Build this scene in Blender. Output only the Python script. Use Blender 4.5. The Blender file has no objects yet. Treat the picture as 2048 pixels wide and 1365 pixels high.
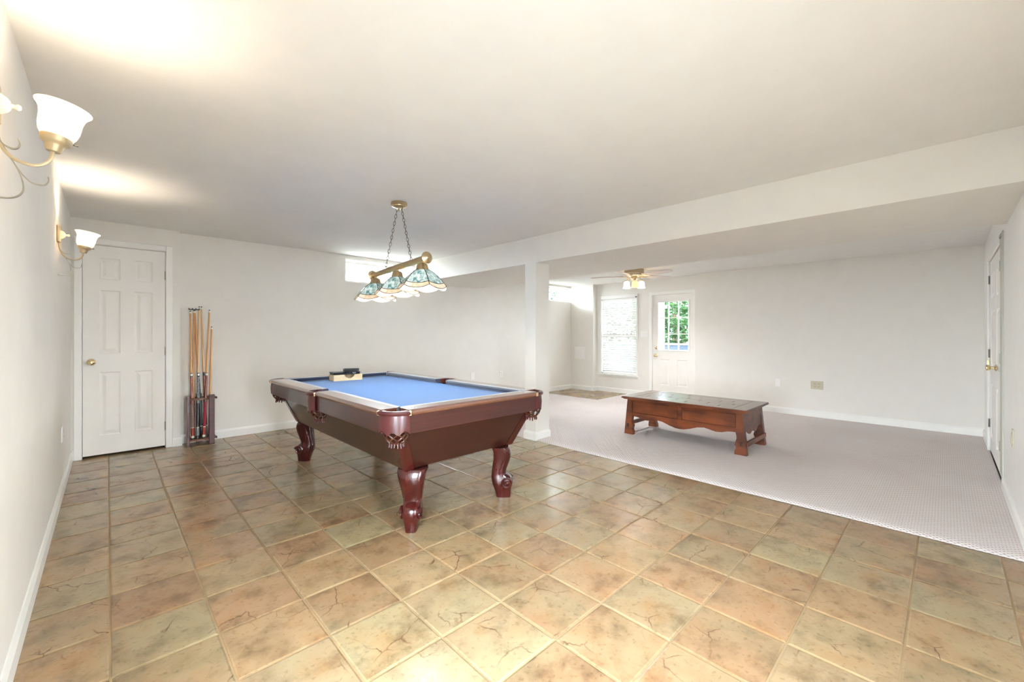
import bpy, bmesh, math, random
from mathutils import Vector, Matrix
random.seed(7)
R = math.radians
scene = bpy.context.scene
col = scene.collection

# ------------------------------------------------------------------ camera, world, sun, exposure
CAM_H = 1.18
cam_data = bpy.data.cameras.new('camera')
cam_data.sensor_width = 36.0
cam_data.lens = 838.0 / 2048.0 * 36.0
cam_data.shift_y = -14.0 / 2048.0
cam_data.clip_start = 0.01
cam = bpy.data.objects.new('camera', cam_data)
cam.location = (0, 0, CAM_H)
cam.rotation_euler = (R(90), 0, R(-44.0))
col.objects.link(cam)
scene.camera = cam

world = bpy.data.worlds.new('world')
scene.world = world
world.use_nodes = True
bg = world.node_tree.nodes['Background']
bg.inputs['Color'].default_value = (0.91, 0.98, 1.08, 1)
bg.inputs['Strength'].default_value = 23.0

EXPOSURE = 1.45
SCONCE_W = 3.8
FAN_W = 17.0
LAMP_W = 3.0
scene.view_settings.view_transform = 'Standard'
scene.view_settings.look = 'None'
scene.view_settings.gamma = 1.0
scene.view_settings.use_curve_mapping = False
scene.view_settings.exposure = EXPOSURE
scene.cycles.max_bounces = 10
scene.cycles.diffuse_bounces = 6
scene.cycles.glossy_bounces = 4
scene.cycles.transmission_bounces = 6
scene.cycles.transparent_max_bounces = 12
scene.cycles.use_denoising = True
scene.cycles.use_adaptive_sampling = True
scene.cycles.adaptive_threshold = 0.08
scene.cycles.adaptive_min_samples = 20
scene.cycles.sample_clamp_indirect = 6.0
scene.cycles.caustics_reflective = False
scene.cycles.caustics_refractive = False

# sun through the garden side: soft, high
sun_data = bpy.data.lights.new('sun', 'SUN')
sun_data.energy = 5.0
sun_data.angle = R(25)
sun_data.color = (1.0, 0.96, 0.9)
sun = bpy.data.objects.new('sun', sun_data)
sun.rotation_euler = (R(-24), R(14), 0)
sun.location = (9, 9, 12)
col.objects.link(sun)


def portal(name, loc, rot, sx, sy):
    d = bpy.data.lights.new(name, 'AREA')
    d.shape = 'RECTANGLE'
    d.size, d.size_y = sx, sy
    d.cycles.is_portal = True
    o = bpy.data.objects.new(name, d)
    o.location = loc
    o.rotation_euler = rot
    col.objects.link(o)


# area lights face local -Z; portals sit just inside each window, facing the room
portal('window_portal', (3.07, 5.80, 2.06), (R(-90), 0, 0), 1.4, 0.30)
portal('window_portal', (6.60, 5.84, 2.01), (R(-90), 0, 0), 1.1, 0.26)
portal('window_portal', (7.40, 4.52, 1.13), (0, R(90), 0), 1.5, 0.78)
portal('window_portal', (7.40, 3.41, 1.33), (0, R(90), 0), 0.9, 0.56)
portal('window_portal', (-0.30, 0.55, 0.85), (0, R(-90), 0), 1.7, 0.9)  # portal of the added opening in the left wall
portal('window_portal', (0.75, -0.36, 0.85), (R(90), 0, 0), 0.5, 1.7)  # portal of the added opening in the rear wall


# ------------------------------------------------------------------ materials
def lin(c):
    if isinstance(c, str):
        c = c.lstrip('#')
        c = [int(c[i:i + 2], 16) / 255 for i in (0, 2, 4)]
    return tuple(((v / 12.92) if v <= 0.04045 else ((v + 0.055) / 1.055) ** 2.4) for v in c[:3]) + (1,)


class NT:
    def __init__(self, name):
        self.m = bpy.data.materials.new(name)
        self.m.use_nodes = True
        self.t = self.m.node_tree
        self.b = self.t.nodes['Principled BSDF']

    def n(self, kind, **kw):
        nd = self.t.nodes.new(kind)
        for k, v in kw.items():
            if k.startswith('i_'):
                key = k[2:]
                nd.inputs[int(key) if key.isdigit() else key].default_value = v
            else:
                setattr(nd, k, v)
        return nd

    def l(self, a, b):
        self.t.links.new(a, b)

    def ramp(self, fac, stops):
        r = self.n('ShaderNodeValToRGB')
        e = r.color_ramp.elements
        while len(e) < len(stops):
            e.new(0.5)
        for el, (p, c) in zip(e, stops):
            el.position = p
            el.color = c
        self.l(fac, r.inputs['Fac'])
        return r

    def mix(self, fac, a, b, mode='MIX'):
        m = self.n('ShaderNodeMix', data_type='RGBA', blend_type=mode)
        for sock, v in ((m.inputs[0], fac), (m.inputs[6], a), (m.inputs[7], b)):
            if hasattr(v, 'is_output') or isinstance(v, bpy.types.NodeSocket):
                self.l(v, sock)
            else:
                sock.default_value = v
        return m.outputs[2]

    def bump(self, height, strength=0.2, dist=0.01):
        b = self.n('ShaderNodeBump', i_Strength=strength, i_Distance=dist)
        self.l(height, b.inputs['Height'])
        self.l(b.outputs['Normal'], self.b.inputs['Normal'])
        return b


def plain(name, color, rough=0.5, metallic=0.0, spec=0.5, var=0.0, vscale=6.0, bump=0.0, bscale=200.0, coat=0.0, sheen=0.0):
    t = NT(name)
    c = lin(color)
    t.b.inputs['Roughness'].default_value = rough
    t.b.inputs['Metallic'].default_value = metallic
    t.b.inputs['Specular IOR Level'].default_value = spec
    t.b.inputs['Coat Weight'].default_value = coat
    t.b.inputs['Coat Roughness'].default_value = 0.08
    if sheen:
        t.b.inputs['Sheen Weight'].default_value = sheen
    tc = t.n('ShaderNodeTexCoord')
    ns = t.n('ShaderNodeTexNoise', i_Scale=vscale, i_Detail=5.0)
    t.l(tc.outputs['Object'], ns.inputs['Vector'])
    v = max(var, 0.015)
    lo = tuple(x * (1 - v) for x in c[:3]) + (1,)
    hi = tuple(min(1, x * (1 + v)) for x in c[:3]) + (1,)
    r = t.ramp(ns.outputs['Fac'], [(0.3, lo), (0.7, hi)])
    t.l(r.outputs['Color'], t.b.inputs['Base Color'])
    if bump:
        n2 = t.n('ShaderNodeTexNoise', i_Scale=bscale, i_Detail=3.0)
        t.l(tc.outputs['Object'], n2.inputs['Vector'])
        t.bump(n2.outputs['Fac'], bump, 0.003)
    return t.m


def wood(name, dark, light, rough=0.3, scale=(3, 40, 40), coat=0.0, spec=0.5, streak=0.5, bump=0.05, mott=0.0):
    t = NT(name)
    tc = t.n('ShaderNodeTexCoord')
    oi = t.n('ShaderNodeObjectInfo')
    mp = t.n('ShaderNodeMapping')
    mp.inputs['Scale'].default_value = scale
    t.l(tc.outputs['Object'], mp.inputs['Vector'])
    sc = t.n('ShaderNodeVectorMath', operation='SCALE')
    sc.inputs[0].default_value = (37, 53, 71)
    t.l(oi.outputs['Random'], sc.inputs['Scale'])
    t.l(sc.outputs['Vector'], mp.inputs['Location'])
    ns = t.n('ShaderNodeTexNoise', i_Scale=1.0, i_Detail=6.0, i_Distortion=0.6)
    t.l(mp.outputs['Vector'], ns.inputs['Vector'])
    r = t.ramp(ns.outputs['Fac'], [(0.5 - streak / 2, lin(dark)), (0.5 + streak / 2, lin(light))])
    out = r.outputs['Color']
    if mott:
        n2 = t.n('ShaderNodeTexNoise', i_Scale=5.0, i_Detail=4.0)
        t.l(tc.outputs['Object'], n2.inputs['Vector'])
        r2 = t.ramp(n2.outputs['Fac'], [(0.35, (1 - mott, 1 - mott, 1 - mott, 1)), (0.6, (1, 1, 1, 1))])
        out = t.mix(1.0, out, r2.outputs['Color'], 'MULTIPLY')
    t.l(out, t.b.inputs['Base Color'])
    t.b.inputs['Roughness'].default_value = rough
    t.b.inputs['Specular IOR Level'].default_value = spec
    t.b.inputs['Coat Weight'].default_value = coat
    t.b.inputs['Coat Roughness'].default_value = 0.06
    if bump:
        t.bump(ns.outputs['Fac'], bump, 0.002)
    return t.m


def tile_material(name):
    t = NT(name)
    oi = t.n('ShaderNodeObjectInfo')
    geo = t.n('ShaderNodeNewGeometry')
    sc = t.n('ShaderNodeVectorMath', operation='SCALE')
    sc.inputs[0].default_value = (61, 83, 29)
    t.l(oi.outputs['Random'], sc.inputs['Scale'])
    ad = t.n('ShaderNodeVectorMath', operation='ADD')
    t.l(geo.outputs['Position'], ad.inputs[0])
    t.l(sc.outputs['Vector'], ad.inputs[1])
    P = ad.outputs['Vector']
    base = t.ramp(oi.outputs['Random'], [(0.0, lin('#9c7d5d')), (0.22, lin('#a88a67')), (0.42, lin('#a08160')),
                                         (0.60, lin('#a18a6a')), (0.78, lin('#a5916f')), (0.9, lin('#a88664')), (1.0, lin('#97785a'))])
    base.color_ramp.interpolation = 'CONSTANT'
    n1 = t.n('ShaderNodeTexNoise', i_Scale=7.0, i_Detail=6.0, i_Roughness=0.65)
    t.l(P, n1.inputs['Vector'])
    n0 = t.n('ShaderNodeTexNoise', i_Scale=6.0, i_Detail=3.0, i_Roughness=0.5)
    t.l(P, n0.inputs['Vector'])
    r1 = t.ramp(n0.outputs['Fac'], [(0.2, lin('#bdb8ae')), (0.5, (1, 1, 1, 1)), (0.8, lin('#f4d8ba'))])
    c1 = t.mix(0.75, base.outputs['Color'], r1.outputs['Color'], 'MULTIPLY')
    rm = t.ramp(n1.outputs['Fac'], [(0.30, lin('#aaa398')), (0.52, (1, 1, 1, 1))])
    c1 = t.mix(0.7, c1, rm.outputs['Color'], 'MULTIPLY')
    n3 = t.n('ShaderNodeTexNoise', i_Scale=2.6, i_Detail=4.0)
    t.l(P, n3.inputs['Vector'])
    r3 = t.ramp(n3.outputs['Fac'], [(0.42, (0, 0, 0, 1)), (0.66, (1, 1, 1, 1))])
    c1 = t.mix(r3.outputs['Color'], c1, t.mix(0.35, c1, lin('#a49c7a')))
    # fine pits
    n4 = t.n('ShaderNodeTexNoise', i_Scale=55.0, i_Detail=3.0)
    t.l(P, n4.inputs['Vector'])
    r4 = t.ramp(n4.outputs['Fac'], [(0.30, lin('#8d8478')), (0.42, (1, 1, 1, 1))])
    c1 = t.mix(0.3, c1, r4.outputs['Color'], 'MULTIPLY')
    # slate-like cracks: thin cell edges, only in patches
    n5 = t.n('ShaderNodeTexNoise', i_Scale=13.0, i_Detail=5.0)
    t.l(P, n5.inputs['Vector'])
    mx = t.n('ShaderNodeMix', data_type='VECTOR')
    mx.inputs[0].default_value = 0.06
    t.l(P, mx.inputs[4])
    t.l(n5.outputs['Color'], mx.inputs[5])
    vo = t.n('ShaderNodeTexVoronoi', feature='DISTANCE_TO_EDGE', i_Scale=5.2)
    t.l(mx.outputs[1], vo.inputs['Vector'])
    rc = t.ramp(vo.outputs['Distance'], [(0.003, (1, 1, 1, 1)), (0.016, (0, 0, 0, 1))])
    n6 = t.n('ShaderNodeTexNoise', i_Scale=4.5, i_Detail=2.0)
    t.l(P, n6.inputs['Vector'])
    rp = t.ramp(n6.outputs['Fac'], [(0.54, (0, 0, 0, 1)), (0.64, (1, 1, 1, 1))])
    crack = t.mix(1.0, rc.outputs['Color'], rp.outputs['Color'], 'MULTIPLY')
    c2 = t.mix(crack, c1, lin('#6d5039'))
    t.l(c2, t.b.inputs['Base Color'])
    t.b.inputs['Roughness'].default_value = 0.23
    t.b.inputs['Specular IOR Level'].default_value = 0.7
    h = t.mix(crack, n1.outputs['Color'], (0, 0, 0, 1))
    t.bump(h, 0.22, 0.003)
    return t.m


def carpet_material(name):
    t = NT(name)
    geo = t.n('ShaderNodeNewGeometry')
    P = geo.outputs['Position']
    sep = t.n('ShaderNodeSeparateXYZ')
    t.l(P, sep.inputs[0])

    def wavefn(sock, freq, phase=0.0):
        m = t.n('ShaderNodeMath', operation='MULTIPLY_ADD')
        m.inputs[1].default_value = freq
        m.inputs[2].default_value = phase
        t.l(sock, m.inputs[0])
        s = t.n('ShaderNodeMath', operation='SINE')
        t.l(m.outputs[0], s.inputs[0])
        return s.outputs[0]
    f = 2 * math.pi / 0.028
    sx, sy = wavefn(sep.outputs['X'], f), wavefn(sep.outputs['Y'], f)
    pr = t.n('ShaderNodeMath', operation='MULTIPLY')
    t.l(sx, pr.inputs[0])
    t.l(sy, pr.inputs[1])
    hh = t.n('ShaderNodeMath', operation='MULTIPLY_ADD')
    hh.inputs[1].default_value = 0.5
    hh.inputs[2].default_value = 0.5
    t.l(pr.outputs[0], hh.inputs[0])
    ns = t.n('ShaderNodeTexNoise', i_Scale=170.0, i_Detail=3.0)
    t.l(P, ns.inputs['Vector'])
    sm = t.n('ShaderNodeMath', operation='MULTIPLY_ADD')
    sm.inputs[1].default_value = 0.6
    t.l(ns.outputs['Fac'], sm.inputs[0])
    t.l(hh.outputs[0], sm.inputs[2])
    r = t.ramp(sm.outputs[0], [(0.30, lin('#9d8f8b')), (0.55, lin('#d8cecb')), (1.0, lin('#e8dfdd'))])
    big = t.n('ShaderNodeTexNoise', i_Scale=1.2, i_Detail=2.0)
    t.l(P, big.inputs['Vector'])
    rb = t.ramp(big.outputs['Fac'], [(0.35, (0.94, 0.93, 0.92, 1)), (0.65, (1, 1, 1, 1))])
    t.l(t.mix(1.0, r.outputs['Color'], rb.outputs['Color'], 'MULTIPLY'), t.b.inputs['Base Color'])
    t.b.inputs['Roughness'].default_value = 0.95
    t.b.inputs['Specular IOR Level'].default_value = 0.1
    t.bump(sm.outputs[0], 0.5, 0.005)
    return t.m


def emit_glass(name, color, strength, base='#fff4e0'):
    t = NT(name)
    t.b.inputs['Base Color'].default_value = lin(base)
    t.b.inputs['Roughness'].default_value = 0.23
    t.b.inputs['Emission Color'].default_value = lin(color)
    t.b.inputs['Emission Strength'].default_value = strength
    tr = t.n('ShaderNodeBsdfTranslucent')
    ns = t.n('ShaderNodeTexNoise', i_Scale=9.0, i_Detail=3.0)
    r = t.ramp(ns.outputs['Fac'], [(0.3, lin('#f4e4c6')), (0.7, lin('#fffaf0'))])
    t.l(r.outputs['Color'], tr.inputs['Color'])
    mx = t.n('ShaderNodeMixShader')
    mx.inputs[0].default_value = 0.55
    t.l(t.b.outputs[0], mx.inputs[1])
    t.l(tr.outputs[0], mx.inputs[2])
    t.l(mx.outputs[0], t.t.nodes['Material Output'].inputs['Surface'])
    return t.m


def clear_glass(name):
    t = NT(name)
    tp = t.n('ShaderNodeBsdfTransparent')
    tp.inputs['Color'].default_value = (0.94, 0.97, 0.97, 1)
    gl = t.n('ShaderNodeBsdfGlossy')
    gl.inputs['Roughness'].default_value = 0.02
    lw = t.n('ShaderNodeLayerWeight', i_Blend=0.5)
    pw = t.n('ShaderNodeMath', operation='POWER')
    pw.inputs[1].default_value = 4.0
    t.l(lw.outputs['Facing'], pw.inputs[0])
    fr = t.n('ShaderNodeMath', operation='MULTIPLY_ADD')
    fr.inputs[1].default_value = 0.6
    fr.inputs[2].default_value = 0.03
    t.l(pw.outputs[0], fr.inputs[0])
    mx = t.n('ShaderNodeMixShader')
    t.l(fr.outputs[0], mx.inputs[0])
    t.l(tp.outputs[0], mx.inputs[1])
    t.l(gl.outputs[0], mx.inputs[2])
    t.l(mx.outputs[0], t.t.nodes['Material Output'].inputs['Surface'])
    return t.m


def stained_glass(name, ca, cb, scale=(3, 3, 14), trans=0.6):
    t = NT(name)
    tc = t.n('ShaderNodeTexCoord')
    mp = t.n('ShaderNodeMapping')
    mp.inputs['Scale'].default_value = scale
    t.l(tc.outputs['Object'], mp.inputs['Vector'])
    ns = t.n('ShaderNodeTexNoise', i_Scale=2.2, i_Detail=5.0, i_Distortion=1.4)
    t.l(mp.outputs['Vector'], ns.inputs['Vector'])
    r = t.ramp(ns.outputs['Fac'], [(0.35, lin(ca)), (0.62, lin(cb))])
    t.l(r.outputs['Color'], t.b.inputs['Base Color'])
    t.b.inputs['Roughness'].default_value = 0.18
    t.b.inputs['Specular IOR Level'].default_value = 0.7
    tr = t.n('ShaderNodeBsdfTranslucent')
    t.l(r.outputs['Color'], tr.inputs['Color'])
    mx = t.n('ShaderNodeMixShader')
    mx.inputs[0].default_value = trans
    t.l(t.b.outputs[0], mx.inputs[1])
    t.l(tr.outputs[0], mx.inputs[2])
    t.l(mx.outputs[0], t.t.nodes['Material Output'].inputs['Surface'])
    return t.m


def foliage_material(name, a, b):
    t = NT(name)
    tc = t.n('ShaderNodeNewGeometry')
    ns = t.n('ShaderNodeTexNoise', i_Scale=3.0, i_Detail=4.0)
    t.l(tc.outputs['Position'], ns.inputs['Vector'])
    r = t.ramp(ns.outputs['Fac'], [(0.35, lin(a)), (0.65, lin(b))])
    t.l(r.outputs['Color'], t.b.inputs['Base Color'])
    t.b.inputs['Roughness'].default_value = 0.6
    tr = t.n('ShaderNodeBsdfTranslucent')
    t.l(r.outputs['Color'], tr.inputs['Color'])
    mx = t.n('ShaderNodeMixShader')
    mx.inputs[0].default_value = 0.4
    t.l(t.b.outputs[0], mx.inputs[1])
    t.l(tr.outputs[0], mx.inputs[2])
    t.l(mx.outputs[0], t.t.nodes['Material Output'].inputs['Surface'])
    return t.m


M = {}
M['wall'] = plain('wall_paint', '#e9e5de', 0.85, spec=0.2, bump=0.04, bscale=120)
M['ceil'] = plain('ceiling_paint', '#eae8e4', 0.95, spec=0.1, bump=0.03, bscale=150)
M['trim'] = plain('trim_paint', '#f0eee9', 0.4, spec=0.4)
M['door'] = plain('door_paint', '#efebe5', 0.42, spec=0.4)
M['greybeige'] = plain('grey_beige_strip', '#c3c2b6', 0.6, spec=0.2)
M['tile'] = tile_material('slate_look_tile')
M['grout'] = plain('grout', '#a48a66', 0.9, var=0.12, vscale=8, bump=0.2)
M['carpet'] = carpet_material('loop_carpet')
M['brass'] = plain('polished_brass', '#ead3a0', 0.16, 1.0)
M['abrass'] = plain('antique_brass', '#cbb690', 0.3, 1.0, var=0.08)
M['nickel'] = plain('nickel_hinge', '#9a978e', 0.35, 1.0)
M['sconce'] = plain('sconce_metal', '#c4b393', 0.42, 0.55, var=0.08, vscale=20)
M['scroll'] = plain('scroll_metal', '#a8a293', 0.38, 0.75, var=0.08, vscale=20)
M['cream'] = plain('cream_plaster', '#f6efe0', 0.5)
M['shade'] = emit_glass('lit_alabaster_glass', '#ffe9c4', 0.75)
M['fanshade'] = emit_glass('lit_fan_glass', '#fff2dc', 1.8)
M['amber'] = emit_glass('dim_amber_glass', '#ffd9b0', 0.35, '#f2d6b8')
M['bulb'] = emit_glass('frosted_bulb', '#fff6e8', 1.2)
M['glass'] = clear_glass('window_glass')
M['mahog'] = wood('mahogany_lacquer', '#2b0a09', '#4e1612', 0.25, (26, 26, 4), coat=0.4, streak=0.6, mott=0.2)
M['rail'] = wood('mahogany_rail', '#5a3022', '#7a4632', 0.16, (20, 20, 20), coat=1.0, spec=0.9, streak=0.6)
M['skirt'] = wood('mahogany_skirt', '#321410', '#482019', 0.28, (2, 2, 60), coat=0.5, streak=0.5)
M['cabinet'] = wood('walnut_panel', '#2a110c', '#3a1a12', 0.3, (2, 2, 50), coat=0.4, streak=0.5)
for nd in M['rail'].node_tree.nodes:
    if nd.type == 'BSDF_PRINCIPLED':
        nd.inputs['Coat IOR'].default_value = 3.0
        nd.inputs['Coat Roughness'].default_value = 0.12
M['felt'] = plain('blue_felt', '#1f68b2', 0.9, spec=0.15, var=0.06, vscale=3, bump=0.15, bscale=900, sheen=0.3)
M['cushion'] = plain('navy_cushion_felt', '#16203f', 0.6, spec=0.5, var=0.05, sheen=0.6)
M['leather'] = plain('oxblood_leather', '#4a1a1a', 0.32, spec=0.6, var=0.2, vscale=14, bump=0.1, coat=0.3)
M['lace'] = plain('brown_leather_lace', '#47200f', 0.3, spec=0.6, var=0.4, vscale=40, coat=0.3)
M['steel'] = plain('steel', '#b8b8b4', 0.25, 1.0)
M['ct'] = wood('stained_pine', '#33130a', '#8f4822', 0.35, (14, 3, 14), coat=0.2, streak=0.7, mott=0.45)
M['cttop'] = wood('lighter_pine_top', '#5a3a28', '#7c573f', 0.3, (30, 3, 30), coat=0.6, spec=0.7, streak=0.6, mott=0.2)  # planks lighter and greyer than the stained sides
for nd in M['cttop'].node_tree.nodes:
    if nd.type == 'BSDF_PRINCIPLED':
        nd.inputs['Coat IOR'].default_value = 2.0
        nd.inputs['Coat Roughness'].default_value = 0.2
M['ctgap'] = plain('dark_tenon_wood', '#22120c', 0.7)  # dark wood of the small leg tenons
M['rackwood'] = wood('rack_mahogany', '#35100f', '#5e2020', 0.3, (8, 8, 40), coat=0.4, streak=0.6)
M['shelf'] = wood('rack_shelf_wood', '#6a4638', '#8d6450', 0.4, (30, 8, 30), streak=0.6)
M['maple'] = wood('maple_shaft', '#c98b4a', '#e0ab6a', 0.3, (30, 30, 2), coat=0.4)
M['maple2'] = wood('pale_maple_shaft', '#d6a56d', '#ecc795', 0.3, (30, 30, 2), coat=0.4)
M['butt'] = wood('rosewood_butt', '#6a2b16', '#9a4a26', 0.25, (30, 30, 3), coat=0.6)
M['black'] = plain('black_lacquer', '#121211', 0.3, coat=0.4)
M['blackpl'] = plain('black_plastic', '#1b1b1d', 0.3, spec=0.6)
M['wrap'] = plain('pinkish_linen_wrap', '#9c7f78', 0.8, var=0.3, vscale=120)
M['redwrap'] = plain('red_linen_wrap', '#9c1f36', 0.7, var=0.2, vscale=80)
M['ivory'] = plain('ivory_inlay', '#e6dcc4', 0.4)
M['redinlay'] = plain('red_inlay', '#a13420', 0.35)
M['pattern'] = plain('black_white_inlay', '#7f8582', 0.4, var=0.9, vscale=90)
M['chalkwhite'] = plain('white_ferrule', '#f0ece0', 0.4)
M['pine'] = wood('pale_pine_box', '#d9b98a', '#ecd8b4', 0.6, (6, 30, 30), streak=0.5, bump=0.02)
M['plate'] = plain('white_wall_plate', '#f2f0ec', 0.4)
M['beige'] = plain('beige_wall_plate', '#c9c0a8', 0.45)
M['slot'] = plain('socket_slot', '#4a463d', 0.6)
M['lead'] = plain('lead_came', '#5a4f40', 0.45, 0.7)
M['teal'] = stained_glass('teal_art_glass', '#6f9d9c', '#eaf1ef', (14, 14, 3), 0.16)
M['peach'] = stained_glass('peach_art_glass', '#ecd3b2', '#f8efe2', (8, 8, 8), 0.2)
M['deep'] = stained_glass('deep_blue_art_glass', '#2f6f8c', '#8fb9c6', (8, 8, 8), 0.5)
M['chain'] = plain('dark_brass_chain', '#6d6250', 0.35, 0.9)
M['blade'] = wood('whitewashed_blade', '#cbb6ac', '#e6dcd4', 0.4, (3, 30, 30), streak=0.6)
M['bark'] = wood('tree_bark', '#4b3a2e', '#75604e', 0.9, (20, 20, 3))
M['leafa'] = foliage_material('leaf_mid_green', '#143312', '#36582d')
M['leafb'] = foliage_material('leaf_dark_green', '#0e2414', '#244228')
M['soil'] = plain('leaf_litter_ground', '#30312a', 0.95, var=0.4, vscale=4)
M['bounce_ground'] = plain('pale_bounce_ground', '#cfcfca', 0.95, var=0.15, vscale=20)
M['concrete'] = plain('pale_concrete', '#5c6066', 0.9, var=0.08, vscale=3)
M['deck'] = plain('painted_deck', '#2b3a4c', 0.6, var=0.1)
M['white'] = plain('exterior_white', '#8b8d93', 0.5)


# ------------------------------------------------------------------ mesh helpers
class MB:
    def __init__(self):
        self.v, self.f = [], []

    def add(self, vs, fs):
        o = len(self.v)
        self.v += [tuple(p) for p in vs]
        self.f += [tuple(i + o for i in f) for f in fs]
        return self

    def box(self, x0, x1, y0, y1, z0, z1):
        x0, x1 = min(x0, x1), max(x0, x1)
        y0, y1 = min(y0, y1), max(y0, y1)
        z0, z1 = min(z0, z1), max(z0, z1)
        return self.add([(x0, y0, z0), (x1, y0, z0), (x1, y1, z0), (x0, y1, z0), (x0, y0, z1), (x1, y0, z1), (x1, y1, z1), (x0, y1, z1)],
                        [(0, 3, 2, 1), (4, 5, 6, 7), (0, 1, 5, 4), (1, 2, 6, 5), (2, 3, 7, 6), (3, 0, 4, 7)])

    def bbox(self, x0, x1, y0, y1, z0, z1, b=0.003):
        """box with chamfered edges (all 12)"""
        vs, c = [], ((x0 + x1) / 2, (y0 + y1) / 2, (z0 + z1) / 2)
        bm = bmesh.new()
        tmp = MB().box(x0, x1, y0, y1, z0, z1)
        bv = [bm.verts.new(p) for p in tmp.v]
        for f in tmp.f:
            bm.faces.new([bv[i] for i in f])
        bmesh.ops.bevel(bm, geom=bm.edges[:], offset=b, segments=1, affect='EDGES', profile=0.5)
        bm.verts.index_update()
        self.add([v.co[:] for v in bm.verts], [[v.index for v in f.verts] for f in bm.faces])
        bm.free()
        return self

    def prism(self, poly, axis, a, b):
        """poly: 2D points; axis 'x': poly=(y,z), 'y': poly=(x,z), 'z': poly=(x,y)"""
        def p(q, t):
            return {'x': (t, q[0], q[1]), 'y': (q[0], t, q[1]), 'z': (q[0], q[1], t)}[axis]
        n = len(poly)
        vs = [p(q, a) for q in poly] + [p(q, b) for q in poly]
        fs = [tuple(range(n))[::-1], tuple(range(n, 2 * n))]
        fs += [(i, (i + 1) % n, n + (i + 1) % n, n + i) for i in range(n)]
        return self.add(vs, fs)

    def loft(self, rings, caps=True, closed=True):
        n = len(rings[0])
        vs = [p for r in rings for p in r]
        fs = []
        for k in range(len(rings) - 1):
            for i in range(n if closed else n - 1):
                j = (i + 1) % n
                fs.append((k * n + i, k * n + j, (k + 1) * n + j, (k + 1) * n + i))
        if caps and closed:
            fs.append(tuple(range(n))[::-1])
            fs.append(tuple(range((len(rings) - 1) * n, len(rings) * n)))
        return self.add(vs, fs)

    def lathe(self, prof, c=(0, 0, 0), n=20, axis='z', caps=True):
        rings = []
        for r, h in prof:
            ring = []
            for i in range(n):
                a = 2 * math.pi * i / n
                u, w = r * math.cos(a), r * math.sin(a)
                ring.append({'z': (c[0] + u, c[1] + w, c[2] + h), 'x': (c[0] + h, c[1] + u, c[2] + w), 'y': (c[0] + w, c[1] + h, c[2] + u)}[axis])
            rings.append(ring)
        return self.loft(rings, caps)

    def tube(self, pts, rad, n=8, closed=False):
        pts = [Vector(p) for p in pts]
        N = len(pts)
        rads = rad if isinstance(rad, (list, tuple)) else [rad] * N
        rings, prev = [], None
        for i, p in enumerate(pts):
            if closed:
                t = (pts[(i + 1) % N] - pts[i - 1]).normalized()
            else:
                t = (pts[min(i + 1, N - 1)] - pts[max(i - 1, 0)]).normalized()
            if prev is None:
                up = Vector((0, 0, 1)) if abs(t.z) < 0.9 else Vector((1, 0, 0))
                a = t.cross(up).normalized()
            else:
                a = (prev - t * prev.dot(t)).normalized()
            prev = a
            b = t.cross(a)
            rings.append([tuple(p + (a * math.cos(2 * math.pi * k / n) + b * math.sin(2 * math.pi * k / n)) * rads[i]) for k in range(n)])
        if closed:
            rings.append(rings[0])
        return self.loft(rings, caps=not closed)

    def mesh(self, name, mat, smooth=False):
        me = bpy.data.meshes.new(name)
        me.from_pydata(self.v, [], self.f)
        bm = bmesh.new()
        bm.from_mesh(me)
        bmesh.ops.remove_doubles(bm, verts=bm.verts, dist=1e-6)
        bmesh.ops.recalc_face_normals(bm, faces=bm.faces)
        bm.to_mesh(me)
        bm.free()
        if smooth:
            me.polygons.foreach_set('use_smooth', [True] * len(me.polygons))
            try:
                me.set_sharp_from_angle(angle=R(40))
            except Exception:
                pass
        me.materials.append(mat)
        me.update()
        return me

    def build(self, name, mat, parent=None, smooth=False, loc=None, rot=None):
        return link(name, self.mesh(name, mat, smooth), parent, loc, rot)


def link(name, me, parent=None, loc=None, rot=None):
    o = bpy.data.objects.new(name, me)
    col.objects.link(o)
    o.parent = parent
    if loc is not None:
        o.location = loc
    if rot is not None:
        o.rotation_euler = rot
    return o


def empty(name, loc=(0, 0, 0), rz=0.0, parent=None):
    o = bpy.data.objects.new(name, None)
    o.empty_display_size = 0.1
    col.objects.link(o)
    o.location = loc
    o.rotation_euler = (0, 0, rz)
    o.parent = parent
    return o


def tag(o, label, cat, group=None, kind=None):
    o['label'] = label
    o['category'] = cat
    if group:
        o['group'] = group
    if kind:
        o['kind'] = kind
    return o


def spline(pts, k=6):
    """Catmull-Rom through 3D points"""
    pts = [Vector(p) for p in pts]
    out = []
    for i in range(len(pts) - 1):
        p0, p1, p2, p3 = pts[max(i - 1, 0)], pts[i], pts[i + 1], pts[min(i + 2, len(pts) - 1)]
        for j in range(k):
            t = j / k
            out.append(0.5 * ((2 * p1) + (p2 - p0) * t + (2 * p0 - 5 * p1 + 4 * p2 - p3) * t * t + (3 * p1 - p0 - 3 * p2 + p3) * t ** 3))
    out.append(pts[-1])
    return out


def interp(tab, x):
    if x <= tab[0][0]:
        return tab[0][1]
    for (a, b), (c, d) in zip(tab, tab[1:]):
        if x <= c:
            return b + (d - b) * (x - a) / (c - a)
    return tab[-1][1]


# ------------------------------------------------------------------ room dimensions
XL, YR, YB, XF, XN = -0.244, -0.305, 5.71, 7.17, 7.30      # left wall, rear wall, back wall, far wall, niche wall
YD = 5.62                                                   # wall with the six-panel door
YA = 5.60                                                   # back wall below the high ledge
ZC, ZR, ZB = 2.265, 2.20, 1.975                             # ceiling, ceiling beyond the beam, beam underside
BX0, BX1 = 3.42, 4.65
CX = 3.41                                                   # carpet edge


def struct(name, mb, mat, label, cat, parent=None, **kw):
    o = mb.build(name, mat, parent, **kw)
    if parent is None:
        tag(o, label, cat, kind='structure')
    return o


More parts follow.
